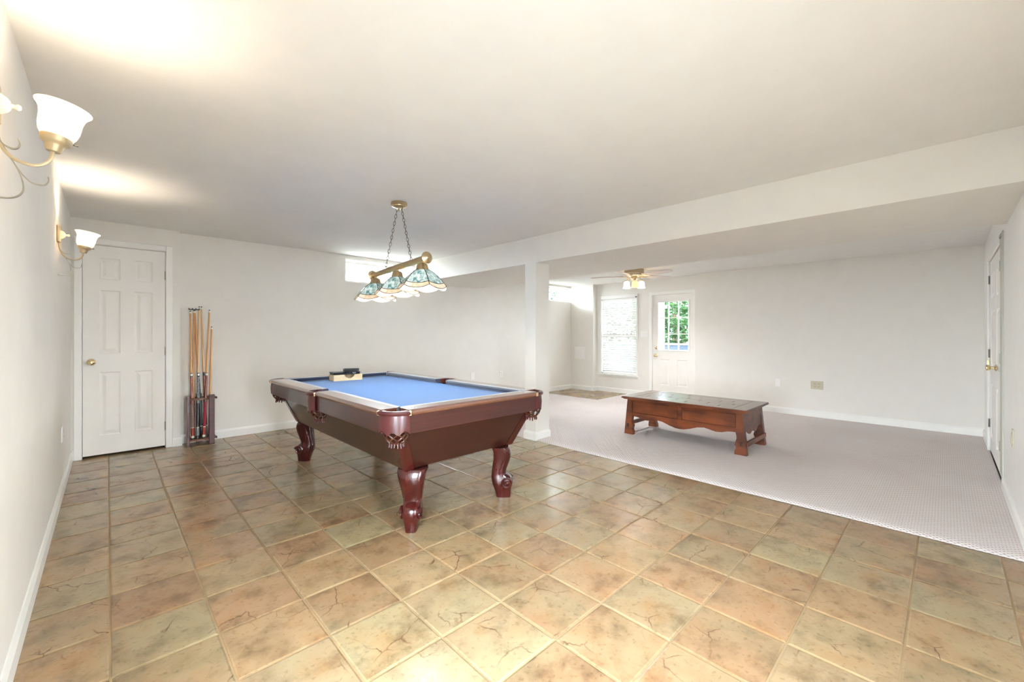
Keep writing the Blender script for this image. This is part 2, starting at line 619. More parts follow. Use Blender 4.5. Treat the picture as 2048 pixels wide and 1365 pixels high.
# floor slab with each tile a piece
floor = struct('floor', MB().box(XL - 0.1, 3.412, YR - 0.1, YB + 0.05, -0.06, -0.0045), M['grout'],
               'tan slate-look tiled floor with pale grout on the pool table side', 'floor')


def tile_mesh(w, h):
    b, g = 0.006, 0.0035
    mb = MB()
    a, c = w / 2 - g, h / 2 - g
    lo = [(-a, -c, -0.012), (a, -c, -0.012), (a, c, -0.012), (-a, c, -0.012)]
    mid = [(-a, -c, -0.002), (a, -c, -0.002), (a, c, -0.002), (-a, c, -0.002)]
    top = [(-a + b, -c + b, 0), (a - b, -c + b, 0), (a - b, c - b, 0), (-a + b, c - b, 0)]
    mb.loft([lo, mid, top])
    return mb.mesh('tile', M['tile'])


TX, TY = 0.3093, 0.3129
cache = {}


def lay_tiles(parent, x0, x1, y0, y1, ox=1.2455, oy=0.7358, z=0.0):
    i0, i1 = math.floor((x0 - ox) / TX), math.ceil((x1 - ox) / TX)
    j0, j1 = math.floor((y0 - oy) / TY), math.ceil((y1 - oy) / TY)
    for i in range(i0, i1):
        for j in range(j0, j1):
            a, b = max(x0, ox + i * TX), min(x1, ox + (i + 1) * TX)
            c, d = max(y0, oy + j * TY), min(y1, oy + (j + 1) * TY)
            if b - a < 0.02 or d - c < 0.02:
                continue
            key = (round(b - a, 3), round(d - c, 3))
            if key not in cache:
                cache[key] = tile_mesh(*key)
            o = link('tile', cache[key], parent, ((a + b) / 2, (c + d) / 2, z + random.uniform(-0.0006, 0.0006)),
                     (R(random.uniform(-0.12, 0.12)), R(random.uniform(-0.12, 0.12)), 0))


lay_tiles(floor, XL, CX, YR, YB)

carpet = struct('floor_carpet', MB().prism([(CX, 0.0), (CX + 0.012, 0.005), (CX + 0.035, 0.010), (CX + 0.06, 0.012), (6.25, 0.012), (6.25, 0.0)], 'y', YR, YB)
                .prism([(6.25, 0.0), (6.25, 0.012), (XN, 0.012), (XN, 0.0)], 'y', YR, 4.30),
                M['carpet'], 'pinkish grey loop carpet with a basket weave beyond the tiles', 'carpet')
entry = struct('floor_entry', MB().box(6.25, XN, 4.30, YB, -0.02, 0.006), M['grout'],
               'small patch of tan tile by the blind-covered window', 'floor')
lay_tiles(entry, 6.25, XN, 4.30, YA, z=0.011)

struct('floor_slab', MB().box(XL - 0.3, XN + 0.2, YR - 0.4, YB + 0.6, -0.2, -0.061), M['grout'], 'concrete slab underneath the whole floor', 'floor')
# ceilings, beam, column
struct('ceiling', MB().box(XL - 0.1, BX0 + 0.05, YR - 0.1, YB + 0.4, ZC, ZC + 0.1), M['ceil'],
       'smooth off-white ceiling above the pool table', 'ceiling')
struct('ceiling_far', MB().box(BX1 - 0.05, XN + 0.2, YR - 0.1, YB + 0.4, ZR, ZR + 0.165), M['ceil'],
       'smooth white ceiling above the carpet with the fan', 'ceiling')
struct('beam', MB().box(BX0, BX1, YR - 0.1, YB + 0.05, ZB, ZC + 0.06), M['wall'],
       'wide boxed-in beam dropping below the ceiling along the carpet edge', 'beam')
KX0, KX1, KY0, KY1 = 3.405, 3.63, 3.15, 3.31
column = struct('column', MB().box(KX0, KX1, KY0, KY1, 0.0, ZB), M['wall'], 'square painted column standing under the beam', 'column')


def base_profile(h=0.095, t=0.014):
    return [(0, 0), (t, 0), (t, h - 0.022), (t * 0.55, h - 0.006), (t * 0.35, h), (0, h)]


def baseboard(mb, p0, p1, nrm, h=0.095, t=0.014, z=0.0):
    """run of baseboard from p0 to p1 (xy), nrm points into the room"""
    pr = base_profile(h, t)
    r0 = [(p0[0] + nrm[0] * u, p0[1] + nrm[1] * u, z + w) for u, w in pr]
    r1 = [(p1[0] + nrm[0] * u, p1[1] + nrm[1] * u, z + w) for u, w in pr]
    return mb.loft([r0, r1])


cb = MB()
cr_ = []
for u, w_ in base_profile() + [(0, 0)]:
    u = max(u, 0.0004)
    cr_.append([(KX0 - u, KY0 - u, w_), (KX1 + u, KY0 - u, w_), (KX1 + u, KY1 + u, w_), (KX0 - u, KY1 + u, w_)])
cb.loft(cr_[1:-1], caps=False)
cb.build('baseboard', M['trim'], column)

# walls (boxes with real thickness, openings left free)
PY0, PY1, PZ = 0.10, 1.00, 1.70                             # opening added beside the camera, unseen, to let in fill light
struct('wall_left', MB().box(XL - 0.12, XL, YR - 0.1, PY0, -0.1, ZC + 0.05).box(XL - 0.12, XL, PY1, YB + 0.2, -0.1, ZC + 0.05)
       .box(XL - 0.12, XL, PY0, PY1, PZ, ZC + 0.05).box(XL - 0.12, XL, PY0, PY1, -0.1, -0.005), M['wall'], 'long pale wall carrying the two sconces', 'wall')
DX0, DX1, DZ = -0.168, 0.432, 2.03
wd = MB()
wd.box(XL, DX0 - 0.015, YD, YD + 0.1, -0.1, ZC + 0.03).box(DX1 + 0.015, 0.555, YD, YB + 0.1, -0.1, ZC + 0.03)
wd.box(DX0 - 0.015, DX1 + 0.015, YD, YD + 0.1, DZ + 0.015, ZC + 0.03).box(XL, 0.555, YD + 0.5, YD + 0.55, -0.1, ZC + 0.03)
wd.box(XL - 0.05, XL, YD + 0.1, YD + 0.55, -0.1, ZC + 0.03).box(0.555, 0.6, YB + 0.22, YD + 0.55, -0.1, ZC + 0.03)
struct('wall_closet', wd, M['wall'], 'short jutting wall around the six-panel door', 'wall')
WX0, WX1, WZ0, WZ1 = 2.335, 3.80, 1.895, 2.222
wb = MB()
wb.box(0.5, WX0, YB, YB + 0.22, -0.1, ZC + 0.03).box(WX1, 6.0, YB, YB + 0.22, -0.1, ZC + 0.03)
wb.box(WX0, WX1, YB, YB + 0.22, 0, WZ0).box(WX0, WX1, YB, YB + 0.22, WZ1, ZC + 0.03)
struct('wall_back', wb, M['wall'], 'beige back wall behind the pool table with a high window', 'wall')
# ledge wall in the far corner, window set back above it
LZ = 1.862
wa = MB()
wa.box(6.0, XN + 0.1, YA, YA + 0.35, -0.1, LZ).box(6.0, XN + 0.1, YA, YA + 0.03, 2.16, ZR - 0.001)
wa.box(6.0, 6.06, YA + 0.03, 5.95, LZ, ZR - 0.001).box(XF, XN + 0.1, YA + 0.03, 5.95, LZ, ZR - 0.001)
wa.box(6.06, XF, 5.80, 5.95, LZ, 1.885).box(6.06, XF, 5.80, 5.95, 2.135, ZR - 0.001)
wa.box(6.06, 6.12, 5.80, 5.95, 1.885, 2.135)
struct('wall_ledge', wa, M['wall'], 'half-height ledge wall under the small corner window', 'wall')
# far wall: plain run, niche with window and door, stub by the corner
NY0, NY1 = 2.955, 5.028
struct('wall_far', MB().box(XF, XF + 0.25, YR - 0.1, NY0, -0.1, ZR + 0.02), M['wall'], 'long beige wall beyond the coffee table with two wall plates', 'wall')
struct('wall_corner', MB().box(XF, XF + 0.25, NY1, YA + 0.02, -0.1, ZR + 0.02), M['wall'], 'short white wall holding the flat access panel', 'wall')
D2Y0, D2Y1, D2Z = 3.019, 3.796, 1.893
W1Y0, W1Y1, W1Z0, W1Z1 = 4.135, 4.915, 0.375, 1.885
wn = MB()
XO = XN + 0.16
wn.box(XN, XO, NY0, D2Y0 - 0.01, -0.1, ZR + 0.02).box(XN, XO, D2Y1 + 0.01, W1Y0, -0.1, ZR + 0.02).box(XN, XO, W1Y1, NY1 + 0.05, -0.1, ZR + 0.02)
wn.box(XN, XO, D2Y0 - 0.01, D2Y1 + 0.01, D2Z + 0.01, ZR + 0.02)
wn.box(XN, XO, W1Y0, W1Y1, -0.1, W1Z0).box(XN, XO, W1Y0, W1Y1, W1Z1, ZR + 0.02)
struct('wall_niche', wn, M['wall'], 'recessed wall between the tall window and the glazed door', 'wall')
# rear wall (right edge of the picture) with the double closet door
CX0, CX1, CZ = 5.09, 6.36, 1.90
wr = MB()
RX0, RX1, RZ = 0.50, 1.00, 1.70                             # unseen opening added behind the camera for fill light
wr.box(XL - 0.1, RX0, YR - 0.15, YR, -0.1, ZC + 0.05).box(RX1, CX0, YR - 0.15, YR, -0.1, ZC + 0.05).box(RX0, RX1, YR - 0.15, YR, RZ, ZC + 0.05)
wr.box(CX1, XF + 0.2, YR - 0.15, YR, -0.1, ZC + 0.05)
wr.box(CX0, CX1, YR - 0.15, YR, CZ, ZC + 0.05).box(CX0 - 0.05, CX1 + 0.05, YR - 0.2, YR - 0.151, -0.1, ZC)
struct('wall_right', wr, M['trim'], 'white wall at the edge with the closet doors', 'wall')

# baseboards
def bb(name, runs, label, h=0.095, z=0.0):
    mb = MB()
    for p0, p1, n in runs:
        baseboard(mb, p0, p1, n, h=h, z=z)
    struct(name, mb, M['trim'], label, 'baseboard')


bb('baseboard_left', [((XL, PY1 + 0.05), (XL, YD), (1, 0)), ((XL, YD), (-0.226, YD), (0, -1))], 'white baseboard along the sconce wall')
bb('baseboard_closet', [((0.49, YD), (0.555 + 0.0138, YD), (0, -1)), ((0.555, YD - 0.0138), (0.555, YB), (1, 0))],
   'short white baseboard return beside the six-panel door')
bb('baseboard_back', [((0.555, YB), (6.0, YB), (0, -1))], 'white baseboard along the wall behind the pool table')
bb('baseboard_ledge', [((6.0, YA), (XF, YA), (0, -1))], 'white baseboard under the ledge wall in the far corner', z=0.008)
bb('baseboard_corner', [((XF, NY1 - 0.0138), (XF, YA), (-1, 0)), ((XF - 0.0138, NY1), (XN, NY1), (0, -1))], 'white baseboard below the flat access panel', z=0.008)
bb('baseboard_niche', [((XN, NY1), (XN, 3.87), (-1, 0))], 'white baseboard below the tall window', z=0.008)
bb('baseboard_far', [((XF, YR), (XF, NY0), (-1, 0))], 'white baseboard behind the coffee table', z=0.008)
bb('baseboard_right', [((1.16, YR), (4.86, YR), (0, 1)), ((6.42, YR), (XF, YR), (0, 1))], 'white baseboard at the foot of the closet wall', z=0.004)


# ------------------------------------------------------------------ doors
def panel_relief(mb, x0, x1, z0, z1, y=0.0):
    """raised-panel inset facing -y, filling the hole x0..x1, z0..z1"""
    def ring(i, d):
        return [(x0 + i, y + d, z0 + i), (x1 - i, y + d, z0 + i), (x1 - i, y + d, z1 - i), (x0 + i, y + d, z1 - i)]
    rings = [ring(0, 0), ring(0.010, 0.009), ring(0.022, 0.009), ring(0.046, 0.002)]
    mb.loft(rings, caps=False)
    mb.add(rings[-1], [(0, 1, 2, 3)])
    return mb


def leaf_mesh(mb, w, h, t, holes, z0=0.0):
    """door slab 0..w, z0..z0+h, front at y=0, facing -y, with rectangular holes left in its front face"""
    xs = sorted({0, w} | {v for q in holes for v in q[:2]})
    zs = sorted({z0, z0 + h} | {v for q in holes for v in q[2:4]})
    for a, b in zip(xs, xs[1:]):
        for c, d in zip(zs, zs[1:]):
            if any(q[0] - 1e-6 <= a and b <= q[1] + 1e-6 and q[2] - 1e-6 <= c and d <= q[3] + 1e-6 for q in holes):
                continue
            mb.add([(a, 0, c), (b, 0, c), (b, 0, d), (a, 0, d)], [(0, 1, 2, 3)])
    return mb


def slab_sides(mb, w, h, t, z0=0.0, back=True):
    z1 = z0 + h
    mb.add([(0, 0, z0), (0, 0, z1), (0, t, z1), (0, t, z0)], [(0, 1, 2, 3)])
    mb.add([(w, 0, z0), (w, 0, z1), (w, t, z1), (w, t, z0)], [(0, 1, 2, 3)])
    mb.add([(0, 0, z1), (w, 0, z1), (w, t, z1), (0, t, z1)], [(0, 1, 2, 3)])
    mb.add([(0, 0, z0), (w, 0, z0), (w, t, z0), (0, t, z0)], [(0, 1, 2, 3)])
    if back:
        mb.add([(0, t, z0), (w, t, z0), (w, t, z1), (0, t, z1)], [(0, 1, 2, 3)])
    return mb


def door_knob(parent, x, z, name='knob', scale=1.0, mat='brass', y=0.0):
    s = scale
    k = MB().lathe([(0.0, 0.0), (0.031 * s, -0.0), (0.031 * s, -0.006 * s), (0.024 * s, -0.011 * s), (0.011 * s, -0.014 * s), (0.010 * s, -0.034 * s),
                    (0.020 * s, -0.040 * s), (0.027 * s, -0.052 * s), (0.025 * s, -0.064 * s), (0.012 * s, -0.070 * s), (0.0, -0.070 * s)], (x, y, z), 20, 'y')
    return k.build(name, M[mat], parent, smooth=True)


def hinge(parent, x, z, y=-0.004, h=0.09, mat='nickel', side=-1):
    m = MB().tube([(x, y - 0.004, z - h / 2), (x, y - 0.004, z + h / 2)], 0.006, 8)
    m.box(x, x + side * 0.022, y - 0.001, y + 0.003, z - h / 2, z + h / 2)
    for k in (-1, 0, 1):
        m.tube([(x, y - 0.004, z + k * h / 3 - 0.001), (x, y - 0.004, z + k * h / 3 + 0.001)], 0.0075, 8)
    return m.build('hinge', M[mat], parent)


def casing_piece(parent, x0, x1, z0, z1, y, d=0.016, name='casing', mat='trim'):
    return MB().bbox(x0, x1, y - d, y, z0, z1, 0.005).build(name, M[mat], parent)


# door 1: six-panel closet door on the left
d1 = tag(empty('door_1', (DX0, YD + 0.018, 0)), 'white six-panel door beside the cue rack', 'door', kind='structure')
w1 = DX1 - DX0
cols = [(0.19 * w1, 0.435 * w1), (0.605 * w1, 0.835 * w1)]
rows = [(1.707, 1.915), (0.990, 1.603), (0.203, 0.811)]
holes = [(a, b, c, d) for a, b in cols for c, d in rows]
mb = leaf_mesh(MB(), w1, DZ - 0.022, 0.035, holes, 0.022)
slab_sides(mb, w1, DZ - 0.022, 0.035, 0.022)
leaf = mb.build('door_leaf', M['door'], d1)
for q in holes:
    panel_relief(MB(), *q).build('panel', M['door'], leaf)
yy = YD - (YD + 0.018)
casing_piece(d1, -0.058, -0.004, 0, DZ + 0.062, yy)
casing_piece(d1, w1 + 0.004, w1 + 0.060, 0, DZ + 0.062, yy)
casing_piece(d1, -0.004, w1 + 0.004, DZ + 0.006, DZ + 0.062, yy)
MB().box(-0.015, -0.003, yy, 0.1, 0, DZ + 0.003).box(w1 + 0.003, w1 + 0.015, yy, 0.1, 0, DZ + 0.003).box(-0.003, w1 + 0.003, yy, 0.1, DZ + 0.003, DZ + 0.015)\
    .build('jamb', M['trim'], d1)
door_knob(d1, 0.058, 0.912)
MB().box(-0.012, -0.001, -0.012, -0.004, 0.88, 0.94).build('strike_plate', M['brass'], d1)
for z in (1.786, 1.006, 0.226):
    hinge(d1, w1 + 0.002, z, side=1)

# door 2: glazed garden door in the niche
d2 = tag(empty('door_2', (XN + 0.02, D2Y1, 0), R(-90)), 'white garden door with a nine-pane window', 'door', kind='structure')
w2 = D2Y1 - D2Y0
gx0, gx1, gz0, gz1 = D2Y1 - 3.685, D2Y1 - 3.131, 0.888, 1.765
lows = [(D2Y1 - 3.659, D2Y1 - 3.475, 0.245, 0.715), (D2Y1 - 3.337, D2Y1 - 3.145, 0.245, 0.715)]
mb = leaf_mesh(MB(), w2, D2Z - 0.02, 0.045, lows + [(gx0, gx1, gz0, gz1)], 0.02)
slab_sides(mb, w2, D2Z - 0.02, 0.045, 0.02, back=False)
leaf_mesh(bk := MB(), w2, D2Z - 0.02, 0.0, [(gx0, gx1, gz0, gz1)], 0.02)
mb.add([(x, 0.045, z) for x, y, z in bk.v], bk.f)
leaf = mb.build('door_leaf', M['door'], d2)
for q in lows:
    panel_relief(MB(), *q).build('panel', M['door'], leaf)
fr = MB()
ft = 0.022
for a, b, c, d in ((gx0 - ft, gx0 + 0.006, gz0 - ft, gz1 + ft), (gx1 - 0.006, gx1 + ft, gz0 - ft, gz1 + ft),
                   (gx0 + 0.006, gx1 - 0.006, gz0 - ft, gz0 + 0.006), (gx0 + 0.006, gx1 - 0.006, gz1 - 0.006, gz1 + ft)):
    fr.bbox(a, b, -0.012, 0.05, c, d, 0.004)
lite = fr.build('glazing_frame', M['trim'], d2)
for k in (1, 2):
    x = gx0 + (gx1 - gx0) * k / 3
    MB().bbox(x - 0.008, x + 0.008, 0.002, 0.03, gz0, gz1, 0.003).build('muntin', M['trim'], lite)
    z = gz0 + (gz1 - gz0) * k / 3
    MB().bbox(gx0, gx1, 0.004, 0.028, z - 0.008, z + 0.008, 0.003).build('muntin', M['trim'], lite)
for i in range(3):
    for j in range(3):
        x0, x1 = gx0 + (gx1 - gx0) * i / 3, gx0 + (gx1 - gx0) * (i + 1) / 3
        z0, z1 = gz0 + (gz1 - gz0) * j / 3, gz0 + (gz1 - gz0) * (j + 1) / 3
        MB().box(x0 + 0.005, x1 - 0.005, 0.013, 0.017, z0 + 0.005, z1 - 0.005).build('pane', M['glass'], lite)
casing_piece(d2, -0.062, -0.004, 0, D2Z + 0.062, -0.02)
casing_piece(d2, w2 + 0.003, w2 + 0.052, 0, D2Z + 0.062, -0.02)
casing_piece(d2, -0.004, w2 + 0.003, D2Z + 0.006, D2Z + 0.062, -0.02)
MB().box(-0.012, -0.003, -0.02, 0.08, 0, D2Z + 0.003).box(w2 + 0.003, w2 + 0.012, -0.02, 0.08, 0, D2Z + 0.003).box(-0.003, w2 + 0.003, -0.02, 0.08, D2Z + 0.003, D2Z + 0.012)\
    .build('jamb', M['trim'], d2)
MB().box(0, w2, 0.0, 0.1, 0.0, 0.02).build('threshold', M['nickel'], d2)
door_knob(d2, 0.066, 0.787)
MB().lathe([(0, 0), (0.03, 0), (0.03, -0.008), (0.02, -0.014), (0.012, -0.016), (0.012, -0.028), (0, -0.028)], (0.07, 0, 0.926), 18, 'y').build('deadbolt', M['brass'], d2, smooth=True)
for z in (1.66, 1.05, 0.32):
    hinge(d2, w2 + 0.002, z, side=1)

# door 3: pair of closet doors on the wall at the right edge
d3 = tag(empty('door_3', (CX1, YR - 0.004, 0), R(180)), 'white paired closet doors on the wall at the edge', 'door', kind='structure')
w3 = (CX1 - CX0) / 2
for k in (0, 1):
    hs = [(0.10, w3 - 0.10, a, b) for a, b in ((1.52, 1.76), (0.86, 1.40), (0.16, 0.70))]
    mb = leaf_mesh(MB(), w3 - 0.006, CZ - 0.035, 0.035, [(0.10, w3 - 0.10, a, b) for a, b in ((1.52, 1.76), (0.86, 1.40), (0.16, 0.70))], 0.03)
    slab_sides(mb, w3 - 0.006, CZ - 0.035, 0.035, 0.03)
    leaf = mb.build('door_leaf', M['door'], d3, loc=(k * w3 + 0.003, 0, 0))
    for q in hs:
        panel_relief(MB(), *q).build('panel', M['door'], leaf)
    x = 0.003 if k == 0 else 2 * w3 - 0.003
    for z in (1.72, 0.985, 0.29):
        hinge(d3, x, z, h=0.085, side=1 if k else -1)
door_knob(d3, w3 + 0.10, 0.88, scale=0.95)
MB().box(0.0, 0.016, -0.022, -0.008, 0.86, 0.92).build('strike_plate', M['brass'], d3)
casing_piece(d3, -0.055, -0.002, 0.0, CZ + 0.06, -0.004)
casing_piece(d3, -0.002, 2 * w3 + 0.002, CZ + 0.0, CZ + 0.055, -0.004)
MB().bbox(2 * w3 + 0.012, 2 * w3 + 0.20, -0.012, -0.004, 0.09, 1.97, 0.002).build('side_strip', M['greybeige'], d3)  # flat grey-beige strip beside the near door leaf
MB().box(2 * w3 + 0.06, 2 * w3 + 0.16, -0.020, -0.012, 1.925, 1.95).build('catch', M['nickel'], d3)


# ------------------------------------------------------------------ windows
def sash(parent, x0, x1, z0, z1, y, w=0.03, t=0.03, name='frame'):
    m = MB()
    for a, b, c, d in ((x0, x0 + w, z0, z1), (x1 - w, x1, z0, z1), (x0 + w, x1 - w, z0, z0 + w), (x0 + w, x1 - w, z1 - w, z1)):
        m.bbox(a, b, y, y + t, c, d, 0.004)
    o = m.build(name, M['trim'], parent)
    MB().box(x0 + w - 0.004, x1 - w + 0.004, y + t / 2 - 0.002, y + t / 2 + 0.002, z0 + w - 0.004, z1 - w + 0.004).build('pane', M['glass'], o)
    return o


# tall window with blind
wn1 = tag(empty('window_1', (XN, W1Y1, 0), R(-90)), 'tall double-hung window behind the white blind', 'window', kind='structure')
ww = W1Y1 - W1Y0
casing_piece(wn1, -0.070, 0.0, W1Z0 - 0.02, W1Z1 + 0.065, 0)
casing_piece(wn1, ww, ww + 0.045, W1Z0 - 0.02, W1Z1 + 0.065, 0)
casing_piece(wn1, 0, ww, W1Z1, W1Z1 + 0.065, 0)
MB().bbox(-0.085, ww + 0.06, -0.05, 0.0, W1Z0 - 0.022, W1Z0 + 0.004, 0.006).build('sill', M['trim'], wn1)
MB().bbox(-0.07, ww + 0.045, -0.018, 0.0, W1Z0 - 0.055, W1Z0 - 0.022, 0.005).build('apron', M['trim'], wn1)
sash(wn1, 0, ww, 1.115, W1Z1, 0.10, 0.04)
sash(wn1, 0, ww, W1Z0, 1.155, 0.068, 0.04)
MB().box(ww + 0.005, ww + 0.03, -0.035, -0.016, W1Z1 - 0.005, W1Z1 + 0.02).box(ww + 0.012, ww + 0.022, -0.05, -0.035, W1Z1, W1Z1 + 0.012)\
    .build('rod_bracket', M['nickel'], wn1)
bl = tag(empty('window_blind', (XN, W1Y1, 0), R(-90)), 'white horizontal slat blind lowered over the tall window', 'blind')
MB().bbox(0.004, ww - 0.004, 0.006, 0.048, W1Z1 - 0.04, W1Z1 - 0.002, 0.004).build('headrail', M['trim'], bl)
MB().bbox(0.006, ww - 0.006, 0.010, 0.046, W1Z0 + 0.012, W1Z0 + 0.030, 0.004).build('bottom_rail', M['trim'], bl)
nsl = 33
slm = MB()
prof = [(-0.021, -0.0010), (-0.010, 0.0016), (0, 0.0025), (0.010, 0.0016), (0.021, -0.0010)]
poly = prof + [(a, b - 0.0022) for a, b in reversed(prof)]
slm.prism(poly, 'x', 0.008, ww - 0.008)
slm = slm.mesh('slat', M['trim'])
for k in range(nsl):
    z = W1Z0 + 0.055 + (W1Z1 - 0.07 - W1Z0 - 0.055) * k / (nsl - 1)
    link('slat', slm, bl, (0, 0.028, z), (R(-56), 0, 0))
for x in (0.09, ww - 0.09):
    MB().tube([(x, 0.028, W1Z0 + 0.03), (x, 0.028, W1Z1 - 0.03)], 0.0012, 5).build('ladder_cord', M['trim'], bl)
MB().tube([(0.075, -0.004, W1Z1 - 0.03), (0.075, -0.006, 1.28)], 0.004, 6).build('tilt_wand', M['trim'], bl)

# high window behind the pool table
wn2 = tag(empty('window_2', (WX0, YB, 0)), 'high shallow window behind the hanging lamp', 'window', kind='structure')
w = WX1 - WX0
MB().box(0, 0.014, -0.002, 0.2, WZ0, WZ1).box(w - 0.014, w, -0.002, 0.2, WZ0, WZ1).box(0.014, w - 0.014, -0.002, 0.2, WZ1 - 0.014, WZ1).box(0.014, w - 0.014, -0.006, 0.2, WZ0, WZ0 + 0.012)\
    .build('reveal', M['trim'], wn2)
sash(wn2, 0.014, w / 2 + 0.015, WZ0 + 0.012, WZ1 - 0.014, 0.10, 0.03)
sash(wn2, w / 2 - 0.015, w - 0.014, WZ0 + 0.012, WZ1 - 0.014, 0.14, 0.03)
MB().bbox(0.014, w - 0.014, 0.05, 0.075, WZ1 - 0.06, WZ1 - 0.030, 0.004).build('track', M['trim'], wn2)
# glass of the two added light openings, both out of view
wn4 = tag(empty('fill_opening_left', (XL - 0.09, PY0, 0), R(90)), 'added unseen glazed opening beside the viewpoint, letting fill light in', 'window', kind='structure')
sash(wn4, 0, (PY1 - PY0) / 2 + 0.03, 0.0, PZ, 0.0, 0.05, 0.035)
sash(wn4, (PY1 - PY0) / 2 - 0.03, PY1 - PY0, 0.0, PZ, -0.040, 0.05, 0.035)
wn5 = tag(empty('fill_opening_rear', (RX0, YR - 0.10, 0)), 'added unseen glazed opening behind the viewpoint, letting fill light in', 'window', kind='structure')
sash(wn5, 0, RX1 - RX0, 0.0, RZ, 0.0, 0.05, 0.035)
# corner window above the ledge
wn3 = tag(empty('window_3', (6.12, 5.80, 0)), 'small high window above the ledge in the corner', 'window', kind='structure')
w = XF - 6.12
sash(wn3, 0, w / 2 + 0.012, 1.885, 2.135, 0.02, 0.026)
sash(wn3, w / 2 - 0.012, w, 1.885, 2.135, 0.055, 0.026)
MB().bbox(-0.1, w - 0.005, -0.15, -0.12, 2.122, 2.150, 0.004).build('valance_rail', M['trim'], wn3)


# ------------------------------------------------------------------ wall plates
def plate(name, loc, rz, w, h, kind, label, cat, mat='plate'):
    o = MB().bbox(-w / 2, w / 2, -0.006, 0.0, -h / 2, h / 2, 0.002).build(name, M[mat], None, loc=loc, rot=(0, 0, rz))
    tag(o, label, cat)
    if kind.startswith('outlet'):
        n = int(kind[-1])
        for k in range(n):
            cx = (k - (n - 1) / 2) * 0.046
            for s in (-1, 1):
                MB().bbox(cx - 0.016, cx + 0.016, -0.009, -0.005, s * 0.020 - 0.013, s * 0.020 + 0.013, 0.002).build('socket', M[mat], o)
                sl = MB().box(cx - 0.0085, cx - 0.0055, -0.0098, -0.0088, s * 0.020 - 0.002, s * 0.020 + 0.008)
                sl.box(cx + 0.0055, cx + 0.0085, -0.0098, -0.0088, s * 0.020 - 0.002, s * 0.020 + 0.008)
                sl.lathe([(0, -0.0098), (0.003, -0.0098), (0.003, -0.0088), (0, -0.0088)], (cx, 0, s * 0.020 - 0.008), 8, 'y')
                sl.build('slots', M['slot'], o)
    elif kind.startswith('switch'):
        n = int(kind[-1])
        for k in range(n):
            cx = (k - (n - 1) / 2) * 0.046
            MB().bbox(cx - 0.005, cx + 0.005, -0.018, -0.005, -0.002, 0.012, 0.002).build('toggle', M[mat], o)
    elif kind == 'rocker':
        MB().bbox(-0.016, 0.016, -0.010, -0.005, -0.033, 0.033, 0.002).build('rocker', M[mat], o)
    elif kind == 'blank':
        for s in (-1, 1):
            MB().lathe([(0, -0.008), (0.003, -0.008), (0.003, -0.005), (0, -0.005)], (0, 0, s * 0.04), 8, 'y').build('screw', M[mat], o)
    return o


plate('light_switch', (XN, 3.96, 1.18), R(-90), 0.155, 0.125, 'switch3', 'three-gang white switch plate between window and garden door', 'switch')
plate('wall_plate', (XF, 1.732, 0.456), R(-90), 0.066, 0.115, 'rocker', 'single white plate on the long wall above the coffee table', 'wall plate')
plate('wall_outlet', (XF, 1.257, 0.461), R(-90), 0.145, 0.115, 'outlet2', 'beige double-width outlet plate on the long wall', 'outlet', 'beige')
plate('wall_plate', (4.561, YB, 0.452), 0, 0.085, 0.125, 'blank', 'blank white plate on the wall just over the pool table rail', 'wall plate')
plate('wall_outlet', (5.232, YB, 0.446), 0, 0.075, 0.118, 'outlet1', 'white outlet on the back wall near the column', 'outlet')
plate('wall_outlet', (XL, 4.54, 0.44), R(90), 0.075, 0.118, 'outlet1', 'white outlet low on the sconce wall', 'outlet')
plate('light_switch', (4.24, YR, 0.50), R(180), 0.075, 0.118, 'rocker', 'cream plate low on the wall at the picture edge', 'wall plate', 'beige')
ap = MB().bbox(XF - 0.010, XF, 5.23, 5.49, 0.654, 0.909, 0.003).build('access_panel', M['plate'])
tag(ap, 'flat square white access panel on the short corner wall', 'access panel')


# ------------------------------------------------------------------ pool table
PX, PY = 1.70, 3.20
HW, HL = 0.63, 1.165
pt = tag(empty('pool_table', (PX, PY, 0)), 'mahogany pool table with blue felt and leather net pockets', 'pool table')
ZT, ZBED = 0.765, 0.725
CUT = 0.115         # corner cut
SP = 0.062          # half gap at the side pockets


def oct_poly(a, b, c):
    return [(-a + c, -b), (a - c, -b), (a, -b + c), (a, b - c), (a - c, b), (-a + c, b), (-a, b - c), (-a, -b + c)]


bedp = [(-HW + 0.19, -HL + 0.09), (HW - 0.19, -HL + 0.09), (HW - 0.09, -HL + 0.19), (HW - 0.09, -0.05), (HW - 0.125, -0.03), (HW - 0.125, 0.03), (HW - 0.09, 0.05), (HW - 0.09, HL - 0.19),
        (HW - 0.19, HL - 0.09), (-HW + 0.19, HL - 0.09), (-HW + 0.09, HL - 0.19), (-HW + 0.09, 0.05), (-HW + 0.125, 0.03), (-HW + 0.125, -0.03), (-HW + 0.09, -0.05), (-HW + 0.09, -HL + 0.19)]
MB().prism(bedp, 'z', ZBED - 0.03, ZBED).build('felt_bed', M['felt'], pt)
# rails: profile is (inward distance, z)
rail_prof = [(0.010, 0.728), (-0.004, 0.738), (-0.008, 0.748), (-0.004, 0.759), (0.008, ZT), (0.104, ZT), (0.104, 0.722), (0.020, 0.722)]
cush_prof = [(0.104, ZT), (0.140, ZT - 0.002), (0.150, ZT - 0.012), (0.136, ZT - 0.032), (0.104, 0.724)]


